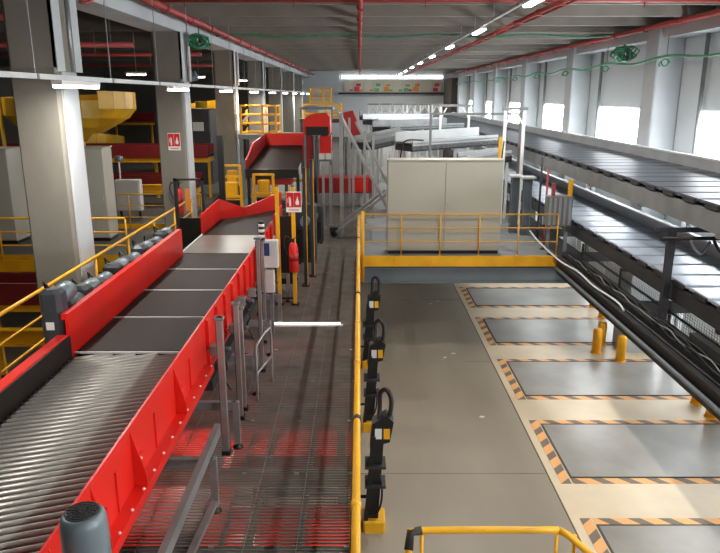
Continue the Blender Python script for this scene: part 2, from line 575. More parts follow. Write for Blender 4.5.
# bolts / clips sprinkled on the grating
cl = MB().box(-.025, .025, -.02, .02, 0, .012).mesh('clip', M['roller'])
for k in range(14):
    for x in (-1.35, -.75, -.12):
        rep('clip', cl, wk, (x + .05 * math.sin(k * 3 + x), 5.52 + 1.42 * k * .9, MZ))

t = thing('under_conveyor', 'dark red conveyor seen through the grating below the big red conveyor', 'conveyor', (-2.4, 9, 0))
MB().box(-2.9, -1.85, 3.2, 24, 1.6, 1.68).build('bed_plate', M['red'], t)
MB().box(-2.35, -2.05, 3.2, 24, 1.681, 1.7).build('belt', M['rubber'], t)
for x in (-2.95, -1.85):
    MB().box(x, x + .05, 3.2, 24, 1.5, 2.05).build('side_wall', M['red'], t)
for y in (4, 9, 14, 19, 23):
    for x in (-2.85, -1.95):
        MB().box(x - .04, x + .04, y - .04, y + .04, 0, 1.6).build('leg', M['joist'], t)
# added strip lamps, unseen under the joists, to brighten the red below
for k in range(5):
    y = 5.52 + 1.42 * 3 * k
    l = thing('added_underdeck_lamp', ['nearest', 'second', 'third', 'fourth', 'farthest'][k] + ' added strip lamp, unseen below the walkway joists', 'lamp', (-2.2, y, 2.6), 'added lamps under the walkway')
    MB().box(-3.0, -1.5, y - .045, y + .045, 2.62, 2.679).build('housing', M['white'], l)
    MB().box(-2.97, -1.53, y - .035, y + .035, 2.6, 2.62).build('diffuser', M['tube'], l)
    area_light('lamp_light', (-2.25, y, 2.595), (0, 0, 0), 1.4, .07, 22, (1.0, .95, .87), l)
# red chutes under the grating
for k in range(6):
    y = 7.0 + 2.5 * k
    t = thing('floor_chute', ['nearest red chute seen through the walkway grating', 'second red chute from the front under the grating',
              'third red chute from the front under the grating', 'fourth red chute from the front under the grating',
              'fifth red chute from the front under the grating', 'farthest red chute under the walkway grating'][k], 'chute', (-.9, y, 0), 'red chutes under the walkway')
    MB().box(-1.75, -.15, y, y + 1.1, 1.35, 1.42).build('tray', M['red'], t)
    MB().box(-1.75, -.15, y - .04, y, 1.3, 1.6).build('side_wall', M['red_d'], t)
    MB().box(-1.75, -.15, y + 1.1, y + 1.14, 1.3, 1.6).build('side_wall', M['red_d'], t)
    for (a, b) in ((-1.65, y + .1), (-1.65, y + 1.0), (-.25, y + .1), (-.25, y + 1.0)):
        MB().box(a - .04, a + .04, b - .04, b + .04, 0, 1.35).build('leg', M['joist'], t)
    MB().tube([(-1.3, y + 1.25, 1.75), (-.3, y + 1.25, 1.75)], .06, 10).box(-1.45, -1.3, y + 1.15, y + 1.35, 1.3, 1.85).build('drive', M['motor_d'], t)
# lit tube under the grating
t = thing('floor_lamp_tube', 'bright white lamp tube laid across the grating beside yellow posts', 'lamp', (-1.0, 11.85, MZ + .003))
MB().box(-1.65, -.32, 11.82, 11.88, MZ + .003, MZ + .035).build('tray', M['white'], t)
MB().tube([(-1.6, 11.85, MZ + .055), (-.36, 11.85, MZ + .055)], .022, 8).build('tube', M['tube_f'], t)

# long yellow rail right under the camera
t = thing('guard_rail', 'long yellow handrail running straight back along the walkway edge', 'railing', (-.03, 10, MZ))
MB().tube([(-.03, 3.0, MZ + 1.1), (-.03, 17.3, MZ + 1.1)], .034, 12).build('top_rail', M['yellow'], t)
MB().tube([(-.03, 3.0, MZ + .6), (-.03, 17.3, MZ + .6)], .022, 8).build('mid_rail', M['yellow'], t)
for k in range(11):
    y = 3.1 + 1.415 * k
    MB().tube([(-.03, y, MZ), (-.03, y, MZ + 1.07)], .028, 8).build('post', M['yellow'], t)
    MB().lathe([(.04, -.035), (.04, .035)], (-.03, y + .02, MZ + 1.1), 12, 'y').build('clamp', M['rubber' if k % 3 == 2 else 'yellow'], t)
MB().box(-.045, -.02, 3.0, 17.3, MZ, MZ + .16).build('toe_board', M['yellow'], t)

# black columns standing beside the walkway
def lift_arm(y, label):
    t = thing('lift_arm', label, 'machine', (.28, y, 0), 'black arms beside the walkway')
    MB().cbox(.05, .42, y - .22, y + .22, 0, .22, .03).build('base', M['yellow'], t)
    m = MB()
    m.bar((.2, y, .22), (.3, y + .06, 1.9), .2, .26, (0, 1, 0))
    m.bar((.1, y - .16, .22), (.22, y - .09, 1.7), .07, .07, (0, 1, 0))
    m.build('mast', M['black'], t)
    MB().prism([(.16, y - .1, 1.5), (.48, y - .1, 1.6), (.54, y - .1, 1.95), (.42, y - .1, 2.06), (.2, y - .1, 1.92)], (0, .26, 0)).build('head', M['black'], t)
    MB().box(.24, .35, y - .108, y - .1, 1.66, 1.84).build('label_plate', M['clear'], t)
    MB().box(.38, .48, y - .108, y - .1, 1.66, 1.84).build('warning_plate', M['yellow'], t)
    h = MB().tube(catmull([(.44, y, 1.92), (.5, y + .03, 2.12), (.5, y + .08, 2.3), (.42, y + .12, 2.42), (.33, y + .12, 2.36), (.32, y + .08, 2.15), (.3, y, 1.92)], 5), .038, 8)
    h.build('handle', M['black'], t)
    MB().tube([(.5, y + .03, 2.02), (.51, y + .07, 2.26)], .034, 8).build('grip', M['steel_d'], t)
    MB().tube(catmull([(.1, y - .12, .3), (.3, y - .26, .45), (.36, y - .15, .8), (.26, y - .06, 1.2)], 5), .018, 6).build('hose', M['rubber'], t)
    MB().tube([(.12, y, .55), (-.1, y, .55)], .03, 8).build('bracket', M['dark'], t)
    for zz in (.8, 1.15):
        MB().box(.08, .42, y - .17, y + .17, zz, zz + .05).build('collar', M['dark'], t)
for k, l in enumerate(['nearest black arm with grey grip loop beside the yellow rail', 'middle black arm on yellow base beside the yellow rail', 'farthest black arm, just before the blue-grey beam']):
    lift_arm(10.0 + 3.5 * k, l)

# handrail in the right foreground
t = thing('stair_rail', 'short yellow handrail with black corner cap in the right foreground', 'railing', (.85, 4.2, 1.7))
MB().tube(catmull([(.33, 3.98, MZ + .6), (.345, 4.15, MZ + 1.02)], 1) + catmull([(.36, 4.22, MZ + 1.1), (.7, 4.23, MZ + 1.1), (1.42, 4.23, MZ + 1.1)], 3), .026, 10).build('top_rail', M['yellow'], t)
MB().tube([(1.42, 4.23, MZ + 1.1), (1.48, 4.2, MZ + 1.08), (1.9, 3.97, MZ + .78)], .026, 10).build('slope_rail', M['yellow'], t)
MB().tube([(.343, 4.14, MZ + 1.0), (.36, 4.215, MZ + 1.09), (.44, 4.226, MZ + 1.1)], .033, 10).build('corner_cap', M['rubber'], t)
for x in (.44, 1.4, 1.53):
    MB().tube([(x, 4.2, 1.72), (x, 4.2, MZ + 1.08)], .014, 8).build('post', M['yellow'], t)
MB().tube([(.4, 4.2, MZ + .55), (1.4, 4.2, MZ + .55)], .016, 8).build('mid_rail', M['yellow'], t)
t2 = thing('stair_landing', 'steel landing under the foreground handrail', 'landing', (.9, 3.4, 0))
MB().box(.2, 1.9, 2.4, 4.3, 1.62, 1.72).build('deck', M['grating'], t2)
for x in (.3, 1.8):
    for yy in (2.5, 4.2):
        MB().box(x - .05, x + .05, yy - .05, yy + .05, 0, 1.62).build('post', M['dark'], t2)

# ------------------------------------------------------------------ cabinet platform
pf = thing('platform', 'steel platform with yellow edge and blue-grey beam carrying the grey cabinet', 'platform', (2.6, 30, 0))
MB().box(0, 5.25, 17.55, 71, MZ - .1, MZ).build('deck', M['steel_d'], pf)
MB().box(0.02, 5.22, 17.5, 17.55, 2.62, MZ).build('edge_channel', M['yellow'], pf)
for x in (.95, 1.9, 3.05, 3.1 + 1.0):
    MB().box(x - .02, x + .02, 17.47, 17.5, 2.62, MZ).build('stiffener', M['yellow'], pf)
MB().box(0, 5.6, 17.58, 17.66, 2.16, 2.8).box(0, 5.6, 17.5, 17.75, 2.16, 2.19).box(0, 5.6, 17.5, 17.75, 2.54, 2.57).build('beam', M['beam_b'], pf)
for x in (.2, 5.0):
    for y in (27, 33, 41, 49):
        MB().box(x - .1, x + .1, y - .1, y + .1, 0, MZ - .1).build('post', M['beam_b'], pf)
# far left deck of the mezzanine
pm = thing('mezzanine_deck', 'grey mezzanine deck behind the walkway under the distant red conveyors', 'platform', (-2.5, 40, 0))
MB().box(-5.0, -.02, 26.02, 71, MZ - .12, MZ).build('deck', M['joist'], pm)
for x in (-4.8, -.3):
    for y in (28, 38, 48):
        MB().box(x - .1, x + .1, y - .1, y + .1, 0, MZ - .12).build('post', M['joist'], pm)
guard_rail([(0.06, 17.6), (5.2, 17.6)], 'yellow handrail across the platform in front of the grey cabinet', mids=(.37, .74), spacing=1.03, toe=False, r=.018)
MB_post = tag(MB().tube([(.07, 17.5, 2.2), (.07, 17.5, MZ + 1.2)], .05, 10).build('rail_post', M['yellow']), 'thick yellow corner post where the two handrails meet', 'post')

def cabinet(x0, x1, y0, y1, h, label, doors, mt='cab'):
    t = thing('control_cabinet', label, 'cabinet', ((x0 + x1) / 2, (y0 + y1) / 2, MZ))
    MB().box(x0 + .03, x1 - .03, y0 + .05, y1 - .03, MZ, MZ + .1).build('plinth', M['black'], t)
    MB().cbox(x0, x1, y0, y1, MZ + .1, MZ + h, .015).build('body', M[mt], t)
    w = (x1 - x0) / doors
    for k in range(doors):
        d = MB().cbox(x0 + k * w + .012, x0 + (k + 1) * w - .012, y0 - .025, y0, MZ + .13, MZ + h - .03, .006).build('door', M[mt], t)
        hx = x0 + (k + 1) * w - .1 if k % 2 == 0 else x0 + k * w + .1
        MB().box(hx - .012, hx + .012, y0 - .05, y0 - .025, MZ + 1.2, MZ + 1.36).build('handle', M['cab'], d)
    MB().box(x0 - .02, x1 + .02, y0 - .03, y1 + .02, MZ + h, MZ + h + .03).build('top_panel', M[mt], t)
    return t
cabinet(.72, 3.72, 17.74, 18.3, 2.47, 'large two-door light grey control cabinet on the platform', 2)

# ------------------------------------------------------------------ the big red conveyor
CX0, CX1, BZ = -3.57, -1.88, 3.9
cv = thing('red_conveyor', 'long bright red belt and roller conveyor running back on the left', 'conveyor', (-2.68, 8, MZ))
# skewed rollers in the near section
sk = math.radians(19)
L = (CX1 - CX0 - .06) / math.cos(sk)
rlm = MB().tube([(-L / 2, 0, 0), (L / 2, 0, 0)], .031, 10).mesh('roller', M['roller'])
xm = (CX0 + CX1) / 2
for k in range(58):
    y = 2.5 + .098 * k
    hi = y + L / 2 * math.sin(sk)
    if hi < 7.96:
        rep('roller', rlm, cv, (xm, y, BZ - .036), sk)
    else:                                             # the last rollers are cut short where the first belt begins
        lo = y - L / 2 * math.sin(sk)
        f = (7.96 - lo) / (hi - lo)
        if f < .06:
            break
        MB().tube([(CX0 + .03, lo, BZ - .036), (CX0 + .03 + L * math.cos(sk) * f, 7.96, BZ - .036)], .031, 10).build('roller', M['roller'], cv)
MB().box(CX0, CX1, 2.4, 8.15, BZ - .2, BZ - .16).build('bed_pan', M['rubber'], cv)
# belt modules
jy = [7.98, 9.37, 10.8, 12.2, 13.5]
for a, b in zip(jy[:-1], jy[1:]):
    m = MB().box(CX0 + .02, CX1 - .02, a + .05, b - .05, BZ - .03, BZ)
    o = m.build('belt', M['belt'], cv)
    for yy in (a + .05, b - .05):
        MB().tube([(CX0 + .03, yy, BZ - .035), (CX1 - .03, yy, BZ - .035)], .034, 10).build('end_roller', M['belt'], o)
    MB().box(CX0, CX1, a - .012, a + .012, BZ - .02, BZ + .004).build('gap_strip', M['frame_w'], cv)
MB().box(CX0 + .02, CX1 - .02, 8.0, 13.5, BZ - .2, BZ - .06).build('belt_bed', M['rubber'], cv)
MB().box(CX0 - .05, CX1 - .02, 13.52, 15.35, BZ - .05, BZ).build('pale_belt', M['belt_w'], cv)
MB().box(CX0 - .05, CX1 - .02, 13.5, 15.4, BZ - .25, BZ - .05).build('belt_bed', M['dark'], cv)
MB().box(CX0 - .08, CX0 - .05, 13.5, 15.4, BZ - .12, BZ + .02).build('edge_strip', M['frame_w'], cv)
# merge section
MB().prism([(-3.62, 15.42, BZ - .06), (-2.0, 15.42, BZ - .06), (-2.0, 18.9, BZ - .01), (-2.2, 18.85, BZ - .01), (-3.05, 17.78, BZ - .03), (-3.6, 17.4, BZ - .04)], (0, 0, .05)).build('belt', M['belt'], cv)
MB().prism([(-3.6, 15.4, BZ - .3), (-2.0, 15.4, BZ - .3), (-2.0, 18.9, BZ - .3), (-2.2, 18.85, BZ - .3), (-3.05, 17.78, BZ - .3), (-3.6, 17.4, BZ - .3)], (0, 0, .2)).build('belt_bed', M['dark'], cv)
def wall_panel(p, q, z0, z1, th, mt, name='side_wall', z2=None, z3=None):
    p = Vector(p); q = Vector(q)
    d = (q - p).normalized()
    n = Vector((-d.y, d.x, 0)) * th
    z2 = z0 if z2 is None else z2
    z3 = z1 if z3 is None else z3
    a = [Vector((p.x, p.y, z0)), Vector((q.x, q.y, z2)), Vector((q.x, q.y, z3)), Vector((p.x, p.y, z1))]
    return MB().prism(a, n).build(name, M[mt], cv)
wall_panel((-3.66, 15.55), (-3.62, 17.4), BZ - .05, BZ + .44, .03, 'red', z3=BZ + .53)
wall_panel((-3.62, 17.42), (-3.05, 17.82), BZ - .05, BZ + .53, .03, 'red', z3=BZ + .24)
wall_panel((-3.03, 17.84), (-2.2, 18.9), BZ - .05, BZ + .24, .03, 'red', z3=BZ + .52)
wall_panel((-1.98, 15.6), (-1.98, 17.2), BZ - .05, BZ + .42, .03, 'red')
# left side: low near guard, tall far guard
nr = MB().cbox(CX0 - .16, CX0 - .02, 2.4, 7.9, BZ - .28, BZ + .26, .012).build('side_wall', M['red'], cv)
MB().box(CX0 - .02, CX0 + .0, 2.4, 7.9, BZ - .05, BZ + .24).build('rubber_lining', M['rubber'], nr)
MB().box(CX0 - .05, CX0 - .005, 7.92, 13.4, BZ - .25, BZ + .52).build('side_wall', M['red'], cv)
MB().box(CX0 - .09, CX0 - .05, 7.92, 13.4, BZ + .44, BZ + .52).build('top_lip', M['red'], cv)
# right side: tall guard with gussets, flange and bolts
rw = MB().box(CX1, CX1 + .02, 2.4, 7.6, BZ - .02, BZ + .52).box(CX1 + .02, CX1 + .13, 2.4, 7.6, BZ - .03, BZ - .01).box(CX1 + .11, CX1 + .13, 2.4, 7.6, BZ - .1, BZ - .03)
rw = rw.build('side_wall', M['red'], cv)
gus = MB().prism([(0, 0, 0), (.108, 0, 0), (.108, 0, .1), (.0, 0, .5)], (0, .014, 0)).box(0, .03, .03, .19, 0.02, .22).mesh('gusset', M['red'])
bolt = MB().lathe([(.013, 0), (.013, .012), (.006, .016)], (0, 0, 0), 6).mesh('bolt', M['white'])
bolts = MB().lathe([(.013, 0), (.013, .012), (.006, .016)], (0, 0, 0), 6, 'x').mesh('bolt', M['white'])
for y in (2.9, 3.5, 4.15, 4.98, 6.3):
    gg = rep('gusset', gus, rw, (CX1 + .02, y, BZ - .01))
    for zz in (.05, .11, .17):
        rep('bolt', bolts, rw, (CX1 + .05, y + .11, BZ + zz + .01))
for k in range(18):
    rep('bolt', bolt, rw, (CX1 + .115, 2.6 + .29 * k, BZ - .01))
for y in (3.85, 4.6, 5.6, 6.9):
    MB().box(CX1 + .02, CX1 + .035, y - .012, y + .012, BZ, BZ + .34).build('rib', M['red'], cv)
rb = MB().box(CX1, CX1 + .02, 7.6, 14.3, BZ - .12, BZ + .52).build('side_wall', M['red'], cv)
for k in range(12):
    y = 7.75 + .55 * k
    MB().box(CX1 + .02, CX1 + .06, y - .02, y + .02, BZ - .1, BZ + .5).build('rib', M['red'], rb)
MB().box(CX1 + .02, CX1 + .07, 7.6, 14.3, BZ - .12, BZ - .06).build('flange', M['red_d'], cv)
# substructure
for x in (-1.52, -3.4):
    MB().box(x - .03, x + .03, 2.4, 6.6 if x > -2 else 15.4, 3.5, 3.62).build('side_channel', M['steel_d'], cv)
for y in (2.8, 4.6, 6.1, 7.4, 8.9, 10.4, 11.9, 13.4, 15.2):
    for x in (-1.47, -3.4):
        MB().box(x - .035, x + .035, y - .035, y + .035, MZ + .06, 3.5).build('leg', M['steel'], cv)
        MB().lathe([(.06, 0), (.06, .02), (.02, .03), (.02, .07)], (x, y, MZ), 10).build('foot', M['black'], cv)
    MB().box(-3.4, -1.47, y - .03, y + .03, 3.4, 3.5).build('cross_member', M['steel_d'], cv)
MB().bar((-1.47, 6.05, MZ + .12), (-1.62, 4.2, MZ + .05), .06, .06).build('floor_tie', M['steel'], cv)
MB().box(-3.3, -1.9, 2.4, 7.6, 3.52, 3.6).build('drip_tray', M['red_d'], cv)
MB().box(-3.3, -1.8, 7.7, 15.3, 3.5, 3.64).build('drip_tray', M['dark'], cv)
# drive motors behind the left guard
for k, y in enumerate((8.08, 8.5, 9.05, 9.6, 10.3, 10.95, 11.65, 12.3, 12.95)):
    big = k == 0
    zt = BZ + (.8 if big else .58 - .05 * (k % 2))
    xa = CX0 - (.36 if big else .42)
    m = MB().cbox(xa, xa + .26, y - .13, y + .13, BZ - .1, zt, .05)
    o = m.build('motor', M['motor_d'], cv)
    MB().lathe([(.1, 0), (.125, .03), (.125, .3), (.09, .34)], (xa + .13, y + .12, zt - .14), 14, 'y').build('motor_barrel', M['motor'], o)
    MB().box(xa + .06, xa + .16, y - .137, y - .13, BZ + .3, BZ + .4).build('rating_plate', M['white'], o)
    MB().tube(catmull([(xa + .1, y, zt - .02), (xa - .02, y + .1, zt + .05), (xa - .06, y + .3, zt - .2)], 4), .014, 6).build('cable', M['black'], o)
    MB().box(xa + .2, CX0 - .091, y - .05, y + .05, BZ - .08, BZ + .05).build('motor_bracket', M['steel_d'], o)

# vertical motor in the left foreground
mx, my, mz = -1.47, 3.16, 4.21
t = thing('gear_motor', 'blue-grey vertical motor with black fan grille in the left foreground', 'motor', (mx, my, mz))
MB().lathe([(.1, -.45), (.1, -.3), (.118, -.28), (.122, .3), (.122, .52), (.12, .6), (.112, .64), (.095, .66)], (mx, my, mz), 32).build('housing', M['motor'], t)
MB().lathe([(.126, 0), (.126, .03)], (mx, my, mz + .3), 32).build('seam_ring', M['motor'], t)
MB().lathe([(.092, 0), (.088, .006)], (mx, my, mz + .66), 28).build('fan_grille', M['motor_d'], t)
for k in range(4):
    r = .02 + .02 * k
    ring = [(mx + r * math.cos(2 * PI * i / 20), my + r * math.sin(2 * PI * i / 20), mz + .668) for i in range(21)]
    MB().tube(ring, .003, 5).build('grille_ring', M['black'], t)
for k in range(8):
    a = PI * k / 8
    MB().bar((mx - .085 * math.cos(a), my - .085 * math.sin(a), mz + .669), (mx + .085 * math.cos(a), my + .085 * math.sin(a), mz + .669), .004, .004).build('grille_bar', M['black'], t)
MB().box(mx - .3, mx + .1, my - .1, my + .1, mz - .52, mz - .45).build('mounting_plate', M['steel_d'], t)

# ------------------------------------------------------------------ steel posts with gear beside the conveyor
def frame_post(x, y, z1, label, w=.05, foot=True):
    t = thing('steel_post', label, 'post', (x, y, MZ), 'steel posts beside the red conveyor')
    MB().box(x - w / 2, x + w / 2, y - w / 2, y + w / 2, MZ + .05, z1).build('profile', M['steel'], t)
    MB().box(x - w / 2 - .012, x - w / 2, y - .008, y + .008, MZ + .1, z1 - .05).build('groove', M['dark'], t)
    if foot:
        MB().box(x - .05, x + .05, y - .05, y + .05, MZ, MZ + .05).build('foot', M['black'], t)
    MB().box(x - .05, x + .05, y - .045, y + .045, z1 - .03, z1).build('cap', M['steel_d'], t)
frame_post(-1.58, 7.25, 4.6, 'nearest galvanised post standing outside the red guard', .07)
frame_post(-1.56, 8.15, 4.5, 'second galvanised post beside the conveyor, closely followed by another', .06)
frame_post(-1.56, 8.42, 4.35, 'galvanised post just behind the second one beside the conveyor', .06)
frame_post(-1.5, 9.75, 5.0, 'tall galvanised post with black foot carrying the sensor gear', .05)
frame_post(-1.62, 11.0, 4.7, 'farthest galvanised post before the yellow gate posts', .05)
for k, (y, z) in enumerate([(7.55, 4.1), (8.75, 3.95), (9.35, 4.15), (10.3, 4.0), (11.75, 4.1), (12.4, 4.05)]):
    t = thing('photo_sensor', ['nearest grey sensor with cable on the red guard', 'second grey sensor with cable on the red guard', 'third grey sensor with cable on the red guard',
              'fourth grey sensor with cable on the red guard', 'fifth grey sensor with cable on the red guard', 'farthest grey sensor with cable on the red guard'][k], 'sensor', (-1.7, y, z), 'sensors on the red guard')
    MB().cbox(-1.77, -1.64, y - .06, y + .06, z - .06, z + .06, .01).build('body', M['steel_d'], t)
    MB().lathe([(.035, 0), (.035, .1), (.02, .12)], (-1.64, y, z), 12, 'x').build('lens_tube', M['motor_d'], t)
    MB().bar((-1.815, y, z - .02), (-1.76, y, z - .02), .05, .02).build('bracket', M['steel'], t)
    MB().tube(catmull([(-1.66, y + .03, z - .05), (-1.6, y + .08, z - .25), (-1.66, y + .15, z - .42), (-1.56, y + .05, 3.56)], 5), .012, 6).build('cable', M['black'], t)
# bent tube hoop
t = thing('tube_hoop', 'bent steel tube hoop standing behind the galvanised posts', 'frame', (-1.35, 8.9, MZ))
MB().tube(catmull([(-1.42, 8.7, MZ), (-1.42, 8.7, MZ + .7), (-1.4, 8.8, MZ + .82), (-1.33, 9.2, MZ + .85), (-1.3, 9.35, MZ + .75), (-1.3, 9.35, MZ)], 6), .019, 8).build('hoop', M['steel'], t)
MB().tube([(-1.42, 8.7, MZ + .4), (-1.3, 9.35, MZ + .4)], .018, 8).build('cross_tube', M['steel'], t)

# operator box and banded signal post
t = thing('operator_box', 'white operator box with dark blue panel beside the red guard', 'control box', (-1.5, 11.3, MZ))
MB().box(-1.58, -1.52, 11.4, 11.46, MZ, 4.15).build('stand', M['steel_d'], t)
MB().cbox(-1.66, -1.4, 11.3, 11.45, 4.15, 4.62, .01).build('body', M['cab_l'], t)
MB().box(-1.645, -1.54, 11.285, 11.3, 4.36, 4.58).build('screen', M['blue'], t)
MB().cbox(-1.64, -1.48, 11.32, 11.42, 3.7, 4.1, .01).build('terminal_box', M['cab_l'], t)
t = thing('signal_post', 'short signal lamp with black and white bands above the red guard', 'signal lamp', (-1.66, 11.0, 4.7))
for k in range(7):
    MB().lathe([(.05, 0), (.05, .042)], (-1.62, 11.0, 4.7 + .045 * k), 14).build('band', M['white' if k % 2 else 'black'], t)

# yellow gate posts with fire sign and extinguisher
def gate_post(x, y, z1, label, mt='yellow'):
    t = thing('gate_post', label, 'post', (x, y, MZ), 'posts at the walkway gate')
    MB().box(x - .035, x + .035, y - .035, y + .035, MZ + .03, z1).build('profile', M[mt], t)
    MB().box(x - .08, x + .08, y - .08, y + .08, MZ, MZ + .03).build('foot', M['black'], t)
    MB().box(x - .037, x + .037, y - .037, y + .037, z1, z1 + .015).build('cap', M['black'], t)
    return t
gate_post(-1.62, 13.2, 5.3, 'left yellow gate post beside the fire sign')
gate_post(-1.31, 13.2, 5.3, 'yellow gate post carrying the fire sign and extinguisher')
tag(MB().box(-1.58, -1.35, 13.18, 13.22, MZ + .12, MZ + .15).build('gate_sill', M['black']), 'thin black bar joining the feet of the yellow gate posts', 'bar')
for k, (x, y, z, l) in enumerate([(-1.2, 14.6, 5.5, 'dark post edged in yellow, right behind the fire sign'), (-1.1, 15.4, 5.6, 'second dark post behind the fire sign'), (-1.62, 15.0, 5.1, 'dark post behind the left yellow gate post')]):
    t = gate_post(x, y, z, l, 'dark')
    MB().box(x + .036, x + .05, y - .04, y - .02, MZ + .03, z).build('edge_strip', M['yellow'], t)
t = thing('machine_guard', 'black machine guard panel between the yellow gate posts', 'guard', (-1.5, 13.9, MZ))
MB().box(-1.68, -1.4, 13.85, 13.9, MZ + .25, 4.6).build('panel', M['black'], t)
MB().box(-1.7, -1.68, 13.83, 13.92, MZ, 4.65).box(-1.4, -1.38, 13.83, 13.92, MZ, 4.65).build('frame', M['dark'], t)

def fire_sign(x, y, z, w, h, label):
    """white edged board, two red squares with white pictograms, a line of small print"""
    t = thing('fire_sign', label, 'sign', (x, y, z))
    MB().box(x - w / 2, x + w / 2, y - .012, y, z, z + h).build('board', M['white'], t)
    yy = y - .016
    q = w * .46
    for s in (-1, 1):
        cx = x + s * w * .24
        MB().box(cx - q / 2, cx + q / 2, yy, y - .012, z + h * .24, z + h * .96).build('red_field', M['sign_red'], t)
        zz = z + h * .3
        p = MB()
        if s < 0:      # extinguisher pictogram
            p.box(cx - q * .1, cx + q * .16, yy - .003, yy, zz, zz + h * .36)
            p.box(cx - q * .03, cx + q * .09, yy - .003, yy, zz + h * .36, zz + h * .44)
            p.bar((cx - q * .02, yy - .0015, zz + h * .46), (cx - q * .28, yy - .0015, zz + h * .36), .003, w * .03, (0, 0, 1))
            p.bar((cx - q * .28, yy - .0015, zz + h * .37), (cx - q * .28, yy - .0015, zz + h * .15), w * .03, .003, (0, 1, 0))
        else:          # flame pictogram
            p.prism([(cx - q * .22, yy, zz + h * .06), (cx + q * .2, yy, zz + h * .06), (cx + q * .26, yy, zz + h * .2), (cx + q * .1, yy, zz + h * .34),
                     (cx + q * .06, yy, zz + h * .5), (cx - q * .1, yy, zz + h * .36), (cx - q * .16, yy, zz + h * .26), (cx - q * .28, yy, zz + h * .2)], (0, -.003, 0))
        p.build('pictogram', M['white'], t)
    MB().box(x - w * .34, x + w * .34, yy + .002, y - .012, z + h * .09, z + h * .13).build('small_print', M['sign_red'], t)
def extinguisher(x, y, z, label, s=1.0):
    t = thing('fire_extinguisher', label, 'extinguisher', (x, y, z))
    MB().lathe([(.07 * s, 0), (.08 * s, .02 * s), (.08 * s, .42 * s), (.06 * s, .49 * s), (.03 * s, .52 * s)], (x, y, z), 18).build('cylinder', M['sign_red'], t)
    MB().lathe([(.082 * s, 0), (.082 * s, .12 * s)], (x, y, z + .2 * s), 18).build('label_band', M['red_d'], t)
    MB().box(x - .02 * s, x + .02 * s, y - .02, y + .02, z + .52 * s, z + .58 * s).bar((x, y, z + .58 * s), (x + .1 * s, y - .03, z + .63 * s), .025, .015).build('valve', M['black'], t)
    MB().tube(catmull([(x - .02 * s, y, z + .56 * s), (x - .12 * s, y - .02, z + .62 * s), (x - .16 * s, y - .03, z + .5 * s), (x - .1 * s, y - .03, z + .3 * s)], 5), .012 * s, 6).build('hose', M['black'], t)
fire_sign(-1.29, 13.16, 4.8, .3, .4, 'red and white fire extinguisher sign on the yellow gate post')
extinguisher(-1.31, 13.07, 3.62, 'red fire extinguisher hanging on the yellow gate post', 1.15)
fire_sign(-5.42, 20.18, 5.45, .36, .5, 'red and white fire extinguisher sign on the second concrete column')
extinguisher(-5.36, 20.04, 3.6, 'red fire extinguisher with black hose on the second concrete column', 1.5)
tag(MB().tube([(-5.36, 20.06, 4.5), (-5.36, 20.12, 4.56), (-5.36, 20.19, 4.56)], .03, 8).build('extinguisher_hook', M['black']), 'black hook above the extinguisher on the second column', 'hook')

# ------------------------------------------------------------------ left handrails
guard_rail([(-5.0, 5.0), (-5.0, 20.0)], 'yellow handrail along the left side of the red conveyor', mids=(.37, .75), spacing=1.9, r=.03, toe=False, h=1.16)
guard_rail([(-5.0, 21.35), (-9.6, 21.35)], 'yellow handrail across the hall behind the second column', mids=(.37, .74), spacing=1.3, r=.022)
guard_rail([(-5.95, 17.0), (-14.0, 17.0)], 'yellow handrail in front of the grey cabinets at far left', mids=(.4, .75), spacing=1.6, r=.03)
dl = thing('side_deck', 'mezzanine deck with yellow edge in the left hall', 'platform', (-12, 28, 0))
MB().box(-15, -5.95, 17.05, 45, MZ - .12, MZ - .001).build('deck', M['joist'], dl)
MB().box(-15, -5.95, 17.0, 17.05, MZ - .3, MZ - .001).build('edge_channel', M['yellow'], dl)
for x in (-14, -10, -6.4):
    for y in (17.5, 27, 37, 44):
        MB().box(x - .1, x + .1, y - .1, y + .1, 0, MZ - .12).build('post', M['yellow'], dl)
cabinet(-8.6, -7.25, 19.4, 20.1, 2.66, 'grey control cabinet between the first two columns', 1)
cabinet(-11.2, -9.75, 19.0, 19.8, 2.66, 'grey two-door cabinet at the left edge behind the first column', 2)
t = thing('junction_box', 'pale grey junction box with lamp pole behind the left handrail', 'control box', (-7.8, 23, MZ))
MB().cbox(-8.3, -7.45, 23.0, 23.3, MZ + .3, MZ + 1.35, .02).build('body', M['cab_l'], t)
MB().box(-8.26, -7.5, 22.97, 23.0, MZ + .35, MZ + 1.3).build('door', M['cab_l'], t)
for x in (-8.2, -7.55):
    MB().box(x - .03, x + .03, 23.1, 23.2, MZ, MZ + .3).build('leg', M['black'], t)
MB().tube([(-8.15, 23.2, MZ + 1.35), (-8.15, 23.2, MZ + 1.95)], .03, 8).build('pole', M['white'], t)
MB().lathe([(.12, 0), (.14, .05), (.14, .16), (.08, .2)], (-8.15, 23.2, MZ + 1.95), 14).build('beacon', M['motor'], t)

